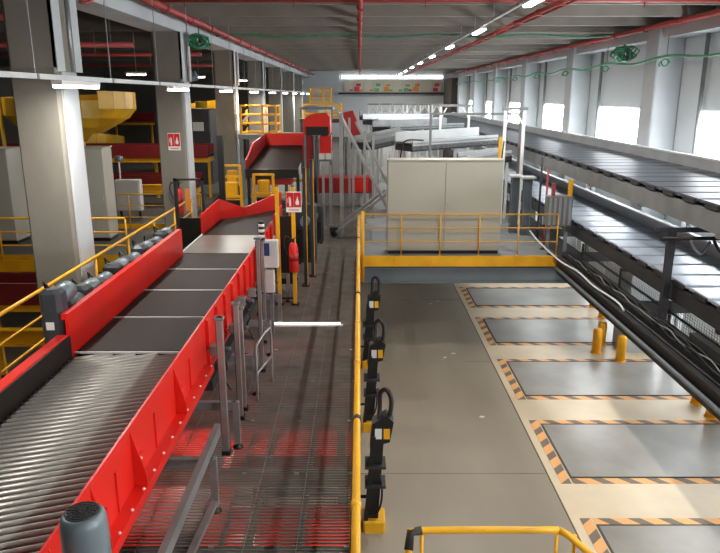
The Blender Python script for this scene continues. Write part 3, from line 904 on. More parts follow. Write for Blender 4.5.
# red trough conveyors and yellow steelwork low in the left hall
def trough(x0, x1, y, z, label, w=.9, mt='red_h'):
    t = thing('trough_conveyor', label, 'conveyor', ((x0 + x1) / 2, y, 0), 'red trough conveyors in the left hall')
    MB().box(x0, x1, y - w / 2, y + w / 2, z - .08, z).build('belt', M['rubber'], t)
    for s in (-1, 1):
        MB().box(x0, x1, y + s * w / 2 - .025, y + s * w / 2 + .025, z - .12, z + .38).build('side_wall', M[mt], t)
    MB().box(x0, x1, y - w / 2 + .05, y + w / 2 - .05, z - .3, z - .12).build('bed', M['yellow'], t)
    n = max(2, int((x1 - x0) / 2.2))
    for k in range(n + 1):
        x = x0 + .1 + (x1 - x0 - .2) * k / n
        MB().box(x - .05, x + .05, y - .05, y + .05, MZ if y > 17.2 else 0, z - .3).build('leg', M['yellow'], t)
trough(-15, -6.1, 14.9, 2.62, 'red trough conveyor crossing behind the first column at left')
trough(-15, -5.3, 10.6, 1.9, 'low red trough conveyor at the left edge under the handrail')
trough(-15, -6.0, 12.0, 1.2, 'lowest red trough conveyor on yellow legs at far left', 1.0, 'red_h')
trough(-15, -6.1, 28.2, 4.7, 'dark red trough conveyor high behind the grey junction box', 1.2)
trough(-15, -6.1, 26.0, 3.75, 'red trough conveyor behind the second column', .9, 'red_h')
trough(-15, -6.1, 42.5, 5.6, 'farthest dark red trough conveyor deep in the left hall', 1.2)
def beam_x(x0, x1, y, z, label, h=.3, mt='yellow'):
    t = thing('support_beam', label, 'beam', ((x0 + x1) / 2, y, 0), 'yellow support beams in the left hall')
    MB().box(x0, x1, y - .02, y + .02, z - h, z).build('web', M[mt], t)
    MB().box(x0, x1, y - .1, y + .1, z, z + .03).box(x0, x1, y - .1, y + .1, z - h - .03, z - h).build('flange', M[mt], t)
    for x in (x0 + .3, (x0 + x1) / 2, x1 - .3):
        MB().box(x - .08, x + .08, y - .08, y + .08, MZ if y > 17.2 else 0, z - h - .03).build('post', M[mt], t)
beam_x(-15, -5.4, 13.6, 2.2, 'yellow support beam low behind the left handrail')
beam_x(-15, -5.3, 9.4, 1.4, 'lowest yellow support beam under the left handrail')
beam_x(-15, -6.0, 24.3, 3.9, 'yellow support beam behind the junction box', .22)

# spiral chutes
def spiral(cx, cy, ztop, R, turns, drop, label, ph=0.0, seg=24):
    t = thing('spiral_chute', label, 'chute', (cx, cy, 0), 'yellow spiral chutes in the left hall')
    n = int(seg * turns)
    for k in range(n):
        a0, a1 = ph + 2 * PI * k / seg, ph + 2 * PI * (k + .985) / seg
        z0, z1 = ztop - drop * k / seg, ztop - drop * (k + 1) / seg
        def pt(a, r, z):
            return (cx + r * math.cos(a), cy + r * math.sin(a), z)
        prof = [(R, 0), (R, -.55), (R - .25, -.85), (R * .45, -1.35), (R * .3, -1.3), (R * .3, -1.24), (R * .45, -1.29), (R - .27, -.78), (R - .05, -.52), (R - .05, 0)]
        vs = [pt(a0, r, z0 + h) for r, h in prof] + [pt(a1, r, z1 + h) for r, h in prof]
        m = len(prof)
        fs = [tuple(range(m - 1, -1, -1)), tuple(range(m, 2 * m))] + [(i, (i + 1) % m, m + (i + 1) % m, m + i) for i in range(m)]
        MB().add(vs, fs).build('panel', M['yellow_c'], t)
    MB().tube([(cx, cy, MZ), (cx, cy, ztop - .3)], R * .16, 14).build('centre_post', M['yellow_c'], t)
    for a in (PI * .75, PI * 1.1):
        MB().tube([(cx + (R + .1) * math.cos(a), cy + (R + .1) * math.sin(a), MZ), (cx + (R + .1) * math.cos(a), cy + (R + .1) * math.sin(a), ztop + .2)], .06, 8).build('leg', M['yellow_c'], t)
spiral(-9.8, 23.8, 7.15, 2.1, 1.0, .3, 'large yellow spiral chute behind the nearest column', -PI * .25)
spiral(-8.6, 38.0, 7.0, 2.0, 1.6, 1.6, 'yellow spiral chute seen between second and third columns', 0.4)
spiral(-13.4, 33.2, 6.4, 2.0, 1.3, 1.5, 'dim yellow spiral chute deep behind the second column', 1.0)

t = thing('hall_machine', 'dark blue-grey machine with pale plates deep in the left hall', 'machine', (-8.2, 25, MZ))
MB().cbox(-9.6, -7.0, 32.5, 34.0, MZ, 6.4, .05).build('housing', M['dark'], t)
for k in range(3):
    MB().box(-9.3 + .75 * k, -8.8 + .75 * k, 32.46, 32.5, 5.4, 5.8).build('plate', M['cab_l'], t)
MB().tube([(-9.0, 33, 6.4), (-9.0, 33, 7.6), (-7.6, 33, 7.9)], .22, 12).build('duct', M['motor'], t)
# black gate frame near the second column
t = thing('swing_gate', 'dark gate frame with small orange notice near the second column', 'gate', (-4.4, 17.0, MZ))
MB().box(-4.66, -4.58, 17.0, 17.08, MZ, 5.0).box(-3.98, -3.92, 17.0, 17.08, MZ, 5.0).box(-4.66, -3.92, 17.0, 17.08, 4.95, 5.0).build('frame', M['dark'], t)
MB().box(-4.38, -4.26, 16.97, 17.0, 4.2, 4.75).build('notice', M['orange'], t)
MB().box(-4.58, -3.98, 17.03, 17.06, MZ + .1, 4.0).build('panel', M['black'], t)
t = thing('gate_post', 'tall dark post left of the red merge guard', 'post', (-3.85, 19.0, MZ))
MB().box(-3.93, -3.77, 18.95, 19.07, MZ, 5.95).build('profile', M['black'], t)
MB().box(-3.95, -3.75, 18.93, 19.09, MZ, MZ + .04).build('foot', M['dark'], t)
t = thing('valve_unit', 'small white and green box on stand by the left handrail', 'control box', (-4.3, 14.4, MZ))
MB().cbox(-4.42, -4.2, 14.3, 14.5, 3.75, 4.05, .03).build('body', M['white'], t)
MB().box(-4.33, -4.28, 14.38, 14.43, MZ, 3.75).build('stand', M['steel'], t)
MB().box(-4.2, -4.12, 14.33, 14.46, 3.78, 3.98).build('plug', M['green'], t)

# ------------------------------------------------------------------ upper red conveyor, tower and cages in the middle
t = thing('upper_red_conveyor', 'red sided belt conveyor at upper level with dark front frame', 'conveyor', (-2.85, 24, MZ))
x0, x1 = -3.62, -2.02
MB().prism([(x0, 22.0, 4.66), (x1, 22.0, 4.66), (x1, 26.5, 5.1), (x0, 26.5, 5.1)], (0, 0, .06)).build('belt', M['belt'], t)
MB().box(x0 - .05, x1 + .05, 21.9, 22.0, 4.45, 4.72).build('front_frame', M['black'], t)
def slab(p, off, name, mt):
    return MB().prism(p, off).build(name, M[mt], t)
slab([(x0 - .05, 22.0, 4.55), (x0 - .05, 26.5, 5.0), (x0 - .05, 26.5, 5.6), (x0 - .05, 23.6, 5.45), (x0 - .05, 22.0, 5.02)], (.05, 0, 0), 'side_wall', 'red_d')
slab([(x0, 26.5, 5.1), (x1, 26.5, 5.1), (x1, 26.5, 5.62), (x0, 26.5, 5.6)], (0, .05, 0), 'end_wall', 'red')
slab([(x1, 24.2, 4.85), (x1, 26.5, 5.05), (x1, 26.5, 5.6), (x1, 24.2, 5.3)], (.05, 0, 0), 'side_wall', 'red_d')
for y in (22.2, 26.2):
    for x in (x0, x1):
        MB().box(x - .05, x + .05, y - .05, y + .05, MZ, 4.5 + (y - 22) * .1).build('leg', M['dark'], t)
    MB().box(x0, x1, y - .03, y + .03, 3.8, 3.9).build('cross_member', M['yellow'], t)
MB().box(x0 + .2, x1 - .2, 22.1, 22.9, 4.2, 4.4).build('drive_cover', M['red_d'], t)
# yellow machine guards and black gear below the upper conveyor
for k, (gx, gy, l) in enumerate([(-3.9, 20.6, 'yellow machine guard under the upper red conveyor, left one'), (-3.0, 21.2, 'yellow machine guard under the upper red conveyor, middle one'),
                                 (-4.5, 24.0, 'yellow machine guard beside the third column')]):
    q = thing('yellow_guard', l, 'guard', (gx, gy, MZ), 'yellow machine guards')
    for x in (gx - .3, gx + .3):
        MB().box(x - .04, x + .04, gy - .04, gy + .04, MZ, MZ + 1.75).build('post', M['yellow'], q)
    for z in (.5, 1.1, 1.7):
        MB().box(gx - .3, gx + .3, gy - .03, gy + .03, MZ + z, MZ + z + .07).build('rail', M['yellow'], q)
    MB().box(gx - .24, gx + .24, gy + .06, gy + .2, MZ + .1, MZ + 1.0).build('cover', M['black'], q)
    MB().cbox(gx - .2, gx + .16, gy + .05, gy + .3, MZ + 1.1, MZ + 1.55, .03).build('gearbox', M['yellow'], q)
for k, (gx, gy, w, h, l) in enumerate([(-1.35, 16.6, .5, 1.5, 'black machine housing behind the fire sign'), (-2.6, 20.6, .8, 1.0, 'black machine housing behind the red merge guard'),
                                       (-1.3, 19.0, .5, 1.1, 'dark machine housing left of the castor wheel')]):
    q = thing('machine_housing', l, 'machine', (gx, gy, MZ), 'dark machine housings')
    MB().cbox(gx - w / 2, gx + w / 2, gy, gy + .5, MZ + .05, MZ + h, .04).build('housing', M['dark'], q)
    MB().box(gx - w / 2 + .05, gx + w / 2 - .05, gy - .02, gy, MZ + .15, MZ + h * .6).build('cover', M['black'], q)
    MB().lathe([(.12, 0), (.12, .25)], (gx, gy - .25, MZ + h * .75), 14, 'y').build('motor_barrel', M['motor'], q)
    for x in (gx - w / 2 + .06, gx + w / 2 - .06):
        MB().box(x - .04, x + .04, gy + .05, gy + .45, MZ, MZ + .05).build('foot', M['black'], q)
# gantry carrying the yellow cage
t = thing('gantry', 'dark grey gantry beam behind the upper red conveyor', 'gantry', (-3.6, 28, MZ))
MB().box(-4.85, -1.7, 27.6, 29.4, 5.32, 5.5).build('deck', M['steel_d'], t)
for x in (-4.75, -1.8):
    for y in (27.7, 29.3):
        MB().box(x - .07, x + .07, y - .07, y + .07, MZ, 5.32).build('leg', M['steel_d'], t)
def cage(x0, x1, y0, y1, z0, z1, label, stripes=True):
    t = thing('safety_cage', label, 'cage', ((x0 + x1) / 2, (y0 + y1) / 2, z0))
    for x in (x0, x0 + (x1 - x0) * .62, x1):
        for y in (y0, y1):
            MB().box(x - .04, x + .04, y - .04, y + .04, z0, z1).build('post', M['yellow'], t)
    for y in (y0, y1):
        for k in range(4):
            z = z0 + .05 + (z1 - z0 - .1) * k / 3
            MB().box(x0, x1, y - .025, y + .025, z - .03, z + .03).build('rail', M['yellow'], t)
    for x in (x0, x1):
        for k in range(4):
            z = z0 + .05 + (z1 - z0 - .1) * k / 3
            MB().box(x - .025, x + .025, y0, y1, z - .03, z + .03).build('rail', M['yellow'], t)
    MB().box(x0 + .7, x1 - .5, y1 - .3, y1 - .1, z0, z1 - .15).build('panel', M['paper'], t)
    if stripes:
        for k in range(3):
            MB().bar((x0 + .08, y0 - .03, z0 + .15 + k * .35), (x0 + .32, y0 - .03, z0 + .4 + k * .35), .01, .09).build('warning_stripe', M['white' if k % 2 else 'black'], t)
cage(-4.75, -3.35, 27.8, 29.2, 5.5, 6.65, 'yellow safety cage with warning stripes on the gantry')
t = thing('gantry', 'far dark gantry behind the red chute tower', 'gantry', (-2.0, 38, MZ))
MB().box(-3.2, -.9, 37, 39.5, 5.6, 5.8).build('deck', M['dark'], t)
for x in (-3.1, -1.0):
    for y in (37.1, 39.4):
        MB().box(x - .08, x + .08, y - .08, y + .08, MZ, 5.6).build('leg', M['dark'], t)
cage(-3.0, -1.05, 37.2, 39.2, 5.8, 6.6, 'low yellow safety cage on the far gantry', False)
cage(-2.7, -1.6, 38.0, 39.0, 6.62, 7.4, 'small upper yellow cage stacked on the far gantry cage', False)

# red chute tower
t = thing('chute_tower', 'red chute tower with curved hood and two white labels', 'chute', (-1.4, 23.5, MZ))
def arc(cx_, cz, r, a0, a1, n):
    return [(cx_ + r * math.cos(a0 + (a1 - a0) * k / n), cz + r * math.sin(a0 + (a1 - a0) * k / n)) for k in range(n + 1)]
pr = [(-1.9, 5.75), (-1.9, 6.1)] + arc(-1.55, 6.05, .35, PI, PI / 2, 5)[1:] + [(-1.1, 6.42), (-1.0, 6.3), (-1.0, 5.75)]
MB().prism([(a, 23.2, b) for a, b in pr], (0, 1.2, 0)).build('hood', M['red'], t)
MB().box(-1.8, -1.05, 23.17, 23.2, 5.72, 6.0).build('mouth', M['black'], t)
MB().box(-1.9, -1.6, 23.3, 24.3, 4.6, 5.75).build('side_panel', M['red_d'], t)
MB().box(-1.36, -.98, 23.2, 24.3, 5.12, 5.68).build('front_panel', M['red'], t)
for x in (-1.38, -1.16):
    MB().box(x, x + .19, 23.17, 23.2, 4.92, 5.12).build('label_plate', M['white'], t)
MB().box(-1.4, -.96, 23.2, 24.3, 4.85, 5.12).build('lower_panel', M['steel_d'], t)
for x in (-1.85, -1.52, -1.0):
    for y in (23.25, 24.3):
        MB().box(x - .035, x + .035, y - .035, y + .035, MZ, 5.75).build('leg', M['steel_d'], t)
MB().tube([(-1.5, 22.9, MZ), (-1.46, 22.9, 5.6)], .05, 8).build('pipe', M['dark'], t)
MB().box(-2.0, -.9, 23.15, 24.45, 6.55, 6.62).box(-2.0, -1.94, 23.15, 23.2, 6.3, 6.55).box(-.96, -.9, 23.15, 23.2, 6.2, 6.55).build('top_rail', M['steel_d'], t)
t = thing('red_machine', 'low red machine bed behind the grey posts in the middle', 'machine', (-.5, 25, MZ))
MB().box(-1.9, .5, 25.2, 26.2, MZ + .6, MZ + 1.15).build('bed', M['red_d'], t)
MB().box(-.2, .3, 25.15, 25.2, MZ + .65, MZ + 1.1).build('front_panel', M['red'], t)
for x in (-1.8, -.6, .4):
    MB().box(x - .05, x + .05, 25.3, 26.1, MZ, MZ + .6).build('leg', M['steel_d'], t)
t = thing('red_merge_chute', 'small red chute far behind the lattice frame', 'chute', (-.3, 29, MZ))
MB().prism([(-.8, 29, 6.3), (-.3, 29, 6.4), (.25, 29, 5.1), (-.2, 29, 5.0)], (0, .8, 0)).build('slide', M['red_d'], t)
for x in (-.6, .1):
    MB().box(x - .04, x + .04, 29.3, 29.4, MZ, 5.1).build('leg', M['steel_d'], t)

# grey lattice frame (inclined)
t = thing('inclined_lattice', 'grey inclined lattice frame left of the large grey cabinet', 'frame', (0, 20.5, MZ))
for y in (20.0, 20.9):
    MB().bar((-.62, y, 6.5), (.8, y, 3.8), .07, .22, (0, 1, 0)).build('stringer', M['steel'], t)
    MB().bar((.78, y, 4.2), (-.72, y, MZ + .16), .07, .18, (0, 1, 0)).build('brace', M['steel'], t)
for k in range(11):
    f = k / 10
    a, b = -.62 + 1.42 * f, 6.5 - 2.7 * f
    MB().bar((a, 20.0, b), (a, 20.9, b), .05, .05).build('rung', M['steel'], t)
for y in (20.0, 20.9):
    MB().bar((-.12, y, 6.25), (.9, y, 4.3), .05, .07, (0, 1, 0)).build('hand_rail', M['steel'], t)
    MB().bar((-.55, y, MZ), (-.55, y, 6.5), .09, .09).build('upright', M['steel'], t)
    MB().bar((-.2, y, MZ + .55), (-.2, y, 5.8), .07, .07).build('upright', M['steel'], t)
MB().lathe([(.1, 0), (.1, .06)], (-.78, 20.0, MZ + .1), 14, 'y').build('castor', M['black'], t)
MB().box(-.9, -.66, 19.98, 20.1, MZ + .14, MZ + .3).build('castor_fork', M['dark'], t)
# scattered thin uprights behind
for k, (x, y, z, l) in enumerate([(-1.15, 21.4, 4.9, 'thin grey upright left of the lattice frame'), (-.95, 21.9, 4.85, 'second thin grey upright left of the lattice frame'),
                                   (.15, 22.4, 5.9, 'thin grey upright behind the lattice frame'), (.45, 23.4, 5.7, 'thin grey upright between lattice frame and cabinet'),
                                   (-.35, 22.8, 6.3, 'tall grey upright behind the lattice frame')]):
    tt = thing('support_upright', l, 'post', (x, y, MZ), 'grey uprights behind the lattice frame')
    MB().box(x - .04, x + .04, y - .04, y + .04, MZ, z).build('profile', M['steel'], tt)
    MB().box(x - .09, x + .09, y - .09, y + .09, MZ, MZ + .02).build('foot', M['steel_d'], tt)

# ------------------------------------------------------------------ sorters on the right
SX = 5.78
def sorter(name, z, width, y0, y1, label, tray_mat, guard_h, body_h, x_off=0.0):
    t = thing(name, label, 'conveyor', (SX + width / 2, (y0 + y1) / 2, 0))
    P = .81
    tm = MB()
    tm.prism([(SX, .02, 0), (SX, P - .05, 0), (SX, P - .05, .035), (SX, P - .09, .05), (SX, .06, .05), (SX, .02, .035)], (width - .08, 0, 0))
    tm = tm.mesh('tray', M[tray_mat])
    lm = MB().box(SX - .04, SX, .1, P - .3, -.05, .03).mesh('tray_wheel', M['dark'])
    gm = MB().box(SX + .02, SX + width - .1, P - .045, P + .012, -.01, .02).mesh('gap_cover', M['frame_w'])
    n = int((y1 - y0) / P)
    for k in range(n):
        rep('tray', tm, t, (0, y0 + P * k, z))
        if k < 34:
            rep('tray_wheel', lm, t, (0, y0 + P * k, z))
            if k % 3 != 1:
                rep('gap_cover', gm, t, (0, y0 + P * k, z))
    MB().box(SX - .02, SX + .06, y0, y1, z - body_h, z - .07).build('side_beam', M['dark' if z < 4.5 else 'steel_d'], t)
    MB().box(SX + width - .08, SX + width, y0, y1, z - body_h, z - .02).build('side_beam', M['guard'], t)
    MB().box(SX + .06, SX + width - .08, y0, y1, z - body_h, z - body_h + .05).build('underside', M['dark'], t)
    MB().box(SX + width - .06, SX + width + .0, y0, y1, z - .02, z + guard_h).build('guard', M['guard'], t)
    MB().box(SX + width - .1, SX + width + .04, y0, y1, z + guard_h, z + guard_h + .04).build('guard_cap', M['frame_w'], t)
    k = 0
    y = y0 + 1.0
    return t
us = sorter('upper_sorter', 5.25, 2.45, 7.5, 62, 'upper grey sorter line with dark trays in front of the windows', 'tray', .3, .42)
ls = sorter('lower_sorter', 3.7, 1.62, 7.5, 44, 'lower sorter line with trays painted pale as window sheen under the upper sorter', 'tray_l', .3, .36)
for y in (11.0, 14.35, 17.55, 25.3, 32.2, 38.6):
    for x in (8.45, 8.68):
        MB().box(x - .06, x + .06, y - .06, y + .06, 0, 4.72).build('leg', M['frame_w'], us)
    MB().box(SX + .1, 8.74, y - .05, y + .05, 4.72, 4.83).build('cross_member', M['frame_w'], us)
for y in (10.6, 14.75, 25.0, 31.8):
    MB().box(SX + .1, 8.6, y - .06, y + .06, 3.2, 3.335).build('cross_member', M['dark'], ls)
    MB().box(8.5, 8.62, y - .06, y + .06, 0, 3.2).build('leg', M['dark'], ls)
# small motors / rollers hanging at the lower sorter guard
for k in range(14):
    y = 11.5 + 1.2 * k
    MB().lathe([(.06, 0), (.06, .25), (.04, .28)], (SX + 1.72, y, 3.98), 10, 'y').build('idler', M['frame_w' if k % 2 else 'steel_d'], ls)

# dark service deck between the platform and the sorters
sd = thing('service_deck', 'dark service gangway with edge beam along the sorters', 'gangway', (5.5, 16, 0))
MB().box(5.2, 5.28, 6.5, 17.48, 2.45, MZ).box(5.28, 5.42, 6.5, 17.48, 2.45, 2.48).box(5.1, 5.2, 6.5, 17.48, MZ - .04, MZ).build('edge_beam', M['dark'], sd)
MB().box(5.28, 5.82, 6.5, 17.48, MZ - .06, MZ - .02).build('deck', M['dark'], sd)
MB().box(5.26, 6.0, 17.5, 44, MZ - .06, MZ - .02).build('deck', M['dark'], sd)
MB().tube([(5.16, 6.5, 2.62), (5.16, 17.4, 2.62)], .045, 8).build('conduit', M['beam_b'], sd)
for y in (13.6, 18.2, 21.6):
    MB().box(5.3, 7.5, y - .06, y + .06, 2.6, MZ - .06).build('bracket_arm', M['dark'], sd)
MB().box(5.6, 5.72, 26.4, 26.52, 0, MZ - .06).build('post', M['dark'], sd)
# cable tray with cables along the deck
ct = thing('cable_tray', 'black cable tray with tangled cables along the gangway edge', 'cable tray', (5.45, 12, MZ))
MB().box(5.32, 5.58, 6.6, 17.4, MZ - .02, MZ).box(5.32, 5.335, 6.6, 17.4, MZ, MZ + .08).box(5.565, 5.58, 6.6, 17.4, MZ, MZ + .08).build('tray', M['black'], ct)
for k in range(5):
    pts = []
    for j in range(24):
        y = 6.7 + 10.6 * j / 23
        pts.append((5.36 + .045 * k + .03 * math.sin(j * 1.7 + k), y, MZ + .05 + .03 * math.sin(j * 2.3 + k * 2) + .012 * k))
    MB().tube(catmull(pts, 3), .014, 5).build('cable', M['rubber' if k != 2 else 'steel_d'], ct)
# mesh fence under the lower sorter
mf = thing('mesh_fence', 'low wire mesh fence under the lower sorter', 'fence', (5.75, 12, MZ))
wm = MB()
for k in range(121):
    wm.box(5.745, 5.75, 7.0 + .085 * k, 7.005 + .085 * k, MZ, 3.31)
for k in range(9):
    wm.box(5.745, 5.75, 7.0, 17.2, MZ + .05 * k + .02, MZ + .05 * k + .025)
wm.build('mesh', M['dark'], mf)['kind'] = 'stuff'
for y in (7.0, 9.5, 12.0, 14.5, 17.1):
    MB().box(5.73, 5.77, y, y + .04, MZ - .02, 3.32).build('post', M['black'], mf)
MB().box(5.735, 5.765, 7.0, 17.2, 3.1, 3.14).build('rail', M['black'], mf)
# dark portal over the lower sorter
t = thing('portal_frame', 'dark steel post and bar straddling the lower sorter at right', 'frame', (5.63, 12.06, MZ))
MB().box(5.57, 5.69, 12.0, 12.12, MZ, 4.7).build('post', M['dark'], t)
MB().box(5.35, 8.7, 12.02, 12.1, 4.62, 4.7).build('crossbar', M['dark'], t)
MB().box(8.4, 8.5, 12.02, 12.1, 0, 4.62).build('post', M['dark'], t)
MB().tube([(5.4, 11.95, 4.52), (8.5, 11.95, 4.54)], .035, 8).build('pipe', M['black'], t)
for k in range(6):
    x = 5.9 + .42 * k
    MB().tube(catmull([(x, 11.9, 4.5), (x + .1, 11.85, 4.32), (x + .24, 11.88, 4.28), (x + .36, 11.9, 4.48)], 5), .03, 6).build('cable', M['rubber' if k % 2 else 'steel_d'], t)
# big horizontal lower frame member under the mesh
tag(MB().box(5.59, 5.72, 9.4, 10.9, MZ - .019, MZ + .22).build('drive_housing', M['dark']), 'dark drive housing on the gangway behind the dark post', 'machine')
# white hose looping from the platform
t = thing('hose', 'white hose curling from the platform rail down along the dark beam', 'hose', (5.2, 15, MZ))
MB().tube(catmull([(4.4, 17.35, 3.62), (4.62, 17.2, 3.35), (5.0, 16.6, 3.0), (5.17, 15.6, 2.96), (5.14, 14.4, 2.95), (5.2, 13.2, 2.97), (5.17, 12.7, 2.93)], 8), .022, 8).build('hose_line', M['clear'], t)
MB().tube(catmull([(4.9, 17.4, 3.0), (5.22, 16.6, 2.94), (5.22, 14.0, 2.93), (5.22, 9.0, 2.93)], 6), .02, 6).build('black_line', M['black'], t)

# grey electric box on the platform corner
t = thing('electric_box', 'grey ribbed electric box on the platform rail near the sorter', 'control box', (5.3, 17.9, MZ))
MB().cbox(5.0, 5.66, 17.95, 18.3, 3.62, 4.42, .02).build('body', M['steel_d'], t)
for k in range(5):
    MB().box(5.03 + .13 * k, 5.09 + .13 * k, 17.92, 17.95, 3.66, 4.38).build('rib', M['guard'], t)
for x in (5.1, 5.58):
    MB().box(x - .04, x + .04, 18.1, 18.18, MZ - .02, 3.62).build('leg', M['steel_d'], t)
MB().box(5.1, 5.18, 18.0, 18.1, 4.42, 4.75).build('orange_stub', M['pipe_red'], t)
MB().box(5.54, 5.64, 18.0, 18.1, 4.42, 4.85).build('yellow_stub', M['yellow'], t)
# yellow pole right of the cabinet
t = thing('yellow_pole', 'tall thin yellow pole at the right side of the cabinet', 'post', (3.86, 19.0, MZ))
MB().tube([(3.86, 19.0, MZ), (3.86, 19.0, 5.9)], .045, 8).build('pole', M['yellow'], t)
MB().tube(catmull([(3.93, 18.98, MZ + .5), (3.95, 18.95, 4.2), (3.91, 18.96, 5.2), (3.95, 18.97, 5.8)], 4), .02, 6).build('cable', M['dark'], t)

# thin posts and rails on the deck behind the box
for k, (x, y, z, l, mt) in enumerate([(5.12, 19.3, 5.35, 'thin dark pole just right of the pale support columns', 'dark'), (5.05, 18.35, 5.1, 'rusty thin pole left of the electric box', 'pipe_red')]):
    tt = thing('thin_pole', l, 'post', (x, y, MZ))
    MB().tube([(x, y, MZ), (x, y, z)], .03, 8).build('pole', M[mt], tt)
    MB().box(x - .08, x + .08, y - .08, y + .08, MZ, MZ + .015).build('foot', M['dark'], tt)
for k, (x, y, l) in enumerate([(4.72, 20.7, 'left one of two pale blue-grey support columns right of the cabinet'), (5.0, 20.3, 'right one of two pale blue-grey support columns right of the cabinet')]):
    tt = thing('support_column', l, 'column', (x, y, MZ), 'pale support columns')
    MB().box(x - .12, x + .12, y - .02, y + .02, MZ, 4.62).box(x - .12, x - .08, y - .1, y + .1, MZ, 4.62).box(x + .08, x + .12, y - .1, y + .1, MZ, 4.62).build('profile', M['beam_b'], tt)
    MB().box(x - .2, x + .2, y - .2, y + .2, 4.62, 4.68).build('head_plate', M['frame_w'], tt)

# infeed conveyors joining the sorter
def infeed(p, q, z0, z1, w, label, wall_h=.3, mt='guard', belt='steel_d'):
    p = Vector(p); q = Vector(q)
    d = (q - p).normalized()
    n = Vector((-d.y, d.x))
    t = thing('infeed_conveyor', label, 'conveyor', ((p.x + q.x) / 2, (p.y + q.y) / 2, MZ), 'infeed conveyors behind the cabinet')
    def P(f, s, z):
        c = p.lerp(q, f) + n * s
        return (c.x, c.y, z0 + (z1 - z0) * f + z)
    MB().prism([P(0, -w / 2, 0), P(1, -w / 2, 0), P(1, w / 2, 0), P(0, w / 2, 0)], (0, 0, .05)).build('belt', M[belt], t)
    MB().prism([P(0, -w / 2, -.25), P(1, -w / 2, -.25), P(1, w / 2, -.25), P(0, w / 2, -.25)], (0, 0, .2)).build('bed', M['dark'], t)
    for s in (-1, 1):
        a = s * w / 2
        hh = wall_h if s > 0 else .14
        MB().prism([P(0, a, -.2), P(1, a, -.2), P(1, a, hh), P(0, a, hh)], (n.x * .05, n.y * .05, 0)).build('side_wall', M[mt], t)
    MB().lathe([(.12, -w / 2), (.12, w / 2)], (0, 0, 0), 12, 'y')
    for f in (.08, .5, .92):
        for s in (-.4, .4):
            x, y, z = P(f, s * w, -.25)
            MB().box(x - .04, x + .04, y - .04, y + .04, MZ, z).build('leg', M['frame_w'], t)
    return t
infeed((0.0, 27.2), (2.2, 29.4), 5.2, 5.5, 1.3, 'grey wide belt infeed left of the white trough above the cabinet', .2, 'steel_d')
infeed((1.6, 25.2), (5.0, 27.0), 5.3, 5.42, 1.2, 'white sided infeed conveyor directly above the cabinet', .38, 'frame_w')
infeed((1.0, 33.0), (5.0, 36.5), 5.5, 5.5, 1.2, 'second grey infeed conveyor behind the white sided one', .35, 'steel_d', 'dark')
infeed((.6, 40.5), (5.0, 45.0), 5.6, 5.5, 1.2, 'third grey infeed conveyor farther back', .35, 'guard', 'dark')
infeed((.4, 48), (5.0, 52.5), 5.6, 5.5, 1.2, 'fourth grey infeed conveyor far back', .35, 'steel_d', 'dark')
infeed((3.4, 22.8), (5.0, 23.4), 4.95, 5.1, .6, 'short dark infeed beside the yellow pole', .2)
# curved cable in front of the first trough, dark loop
t = thing('cable_loop', 'black cable looping beside the wide grey infeed belt', 'cable', (1.5, 23.6, 4.9))
MB().tube(catmull([(1.45, 24.3, MZ), (1.4, 24.0, 4.6), (1.45, 23.9, 5.2), (1.6, 23.9, 5.5), (2.2, 24.0, 5.5)], 6), .03, 6).build('cable', M['black'], t)
# white portals
def portal(x0, x1, y, z, label):
    t = thing('white_portal', label, 'frame', ((x0 + x1) / 2, y, MZ), 'white portal frames')
    for x in (x0, x1):
        MB().box(x - .045, x + .045, y - .045, y + .045, MZ, z).build('post', M['white'], t)
        MB().bar((x, y, z - .5), (x + (.25 if x == x0 else -.25), y, z - .05), .05, .05, (0, 1, 0)).build('knee_brace', M['white'], t)
    MB().box(x0 - .1, x1 + .1, y - .06, y + .06, z, z + .09).build('crossbar', M['steel_d'], t)
portal(4.62, 5.22, 22.2, 6.55, 'nearest white portal frame right of the cabinet')
portal(3.4, 4.6, 29.5, 6.55, 'second white portal frame above the white infeed')
for k in range(6):
    portal(.6 + .85 * k, 1.15 + .85 * k, 46.4 + (k % 2) * .5, 6.4, ['leftmost distant white portal frame', 'second distant white portal from the left', 'third distant white portal from the left',
           'fourth distant white portal from the left', 'fifth distant white portal from the left', 'rightmost distant white portal frame'][k])
tag(MB().box(2.4, 5.6, 24.0, 24.08, 6.35, 6.43).box(2.4, 2.48, 24.0, 24.08, MZ, 6.35).box(5.5, 5.58, 24.0, 24.08, MZ, 6.35).build('steel_goalpost', M['steel_d']), 'thin grey goalpost bar above the infeed conveyors', 'frame')

# ------------------------------------------------------------------ pipes, cables and lamps under the ceiling
def pipe_run(x, z, y0, y1, r, label, mt='pipe_red', step=2.5, name='sprinkler_pipe'):
    t = thing(name, label, 'pipe', (x, (y0 + y1) / 2, z))
    MB().tube([(x, y0, z), (x, y1, z)], r, 10).build('pipe', M[mt], t)
    k = 0
    y = y0 + .6
    while y < min(y1, 60):
        MB().lathe([(r * 1.5, -.04), (r * 1.5, .04)], (x, y, z), 10, 'y').build('clamp', M[mt], t)
        MB().box(x - .012, x + .012, y - .012, y + .012, z, CEIL).build('hanger', M['steel_d'], t)
        y += step
        k += 1
    return t
pipe_run(-4.6, 9.0, 4, 71, .085, 'thick red sprinkler pipe along the left row of columns')
pipe_run(0.0, 9.0, 4, 71, .06, 'red sprinkler pipe down the middle of the ceiling')
pipe_run(8.75, 8.98, 4, 71, .075, 'red sprinkler pipe along the right wall')
t = pipe_run(4.2, 8.9, 4, 71, .05, 'red sprinkler pipe beside the ceiling lamp row')
MB().tube([(4.55, 4, 8.95), (4.55, 71, 8.95)], .03, 8).build('twin_pipe', M['pipe_red'], t)
for k in range(22):
    y = 12 + 2.0 * k
    MB().tube([(4.2, y, 8.9), (4.55, y, 8.95)], .025, 6).build('link_pipe', M['pipe_red'], t)
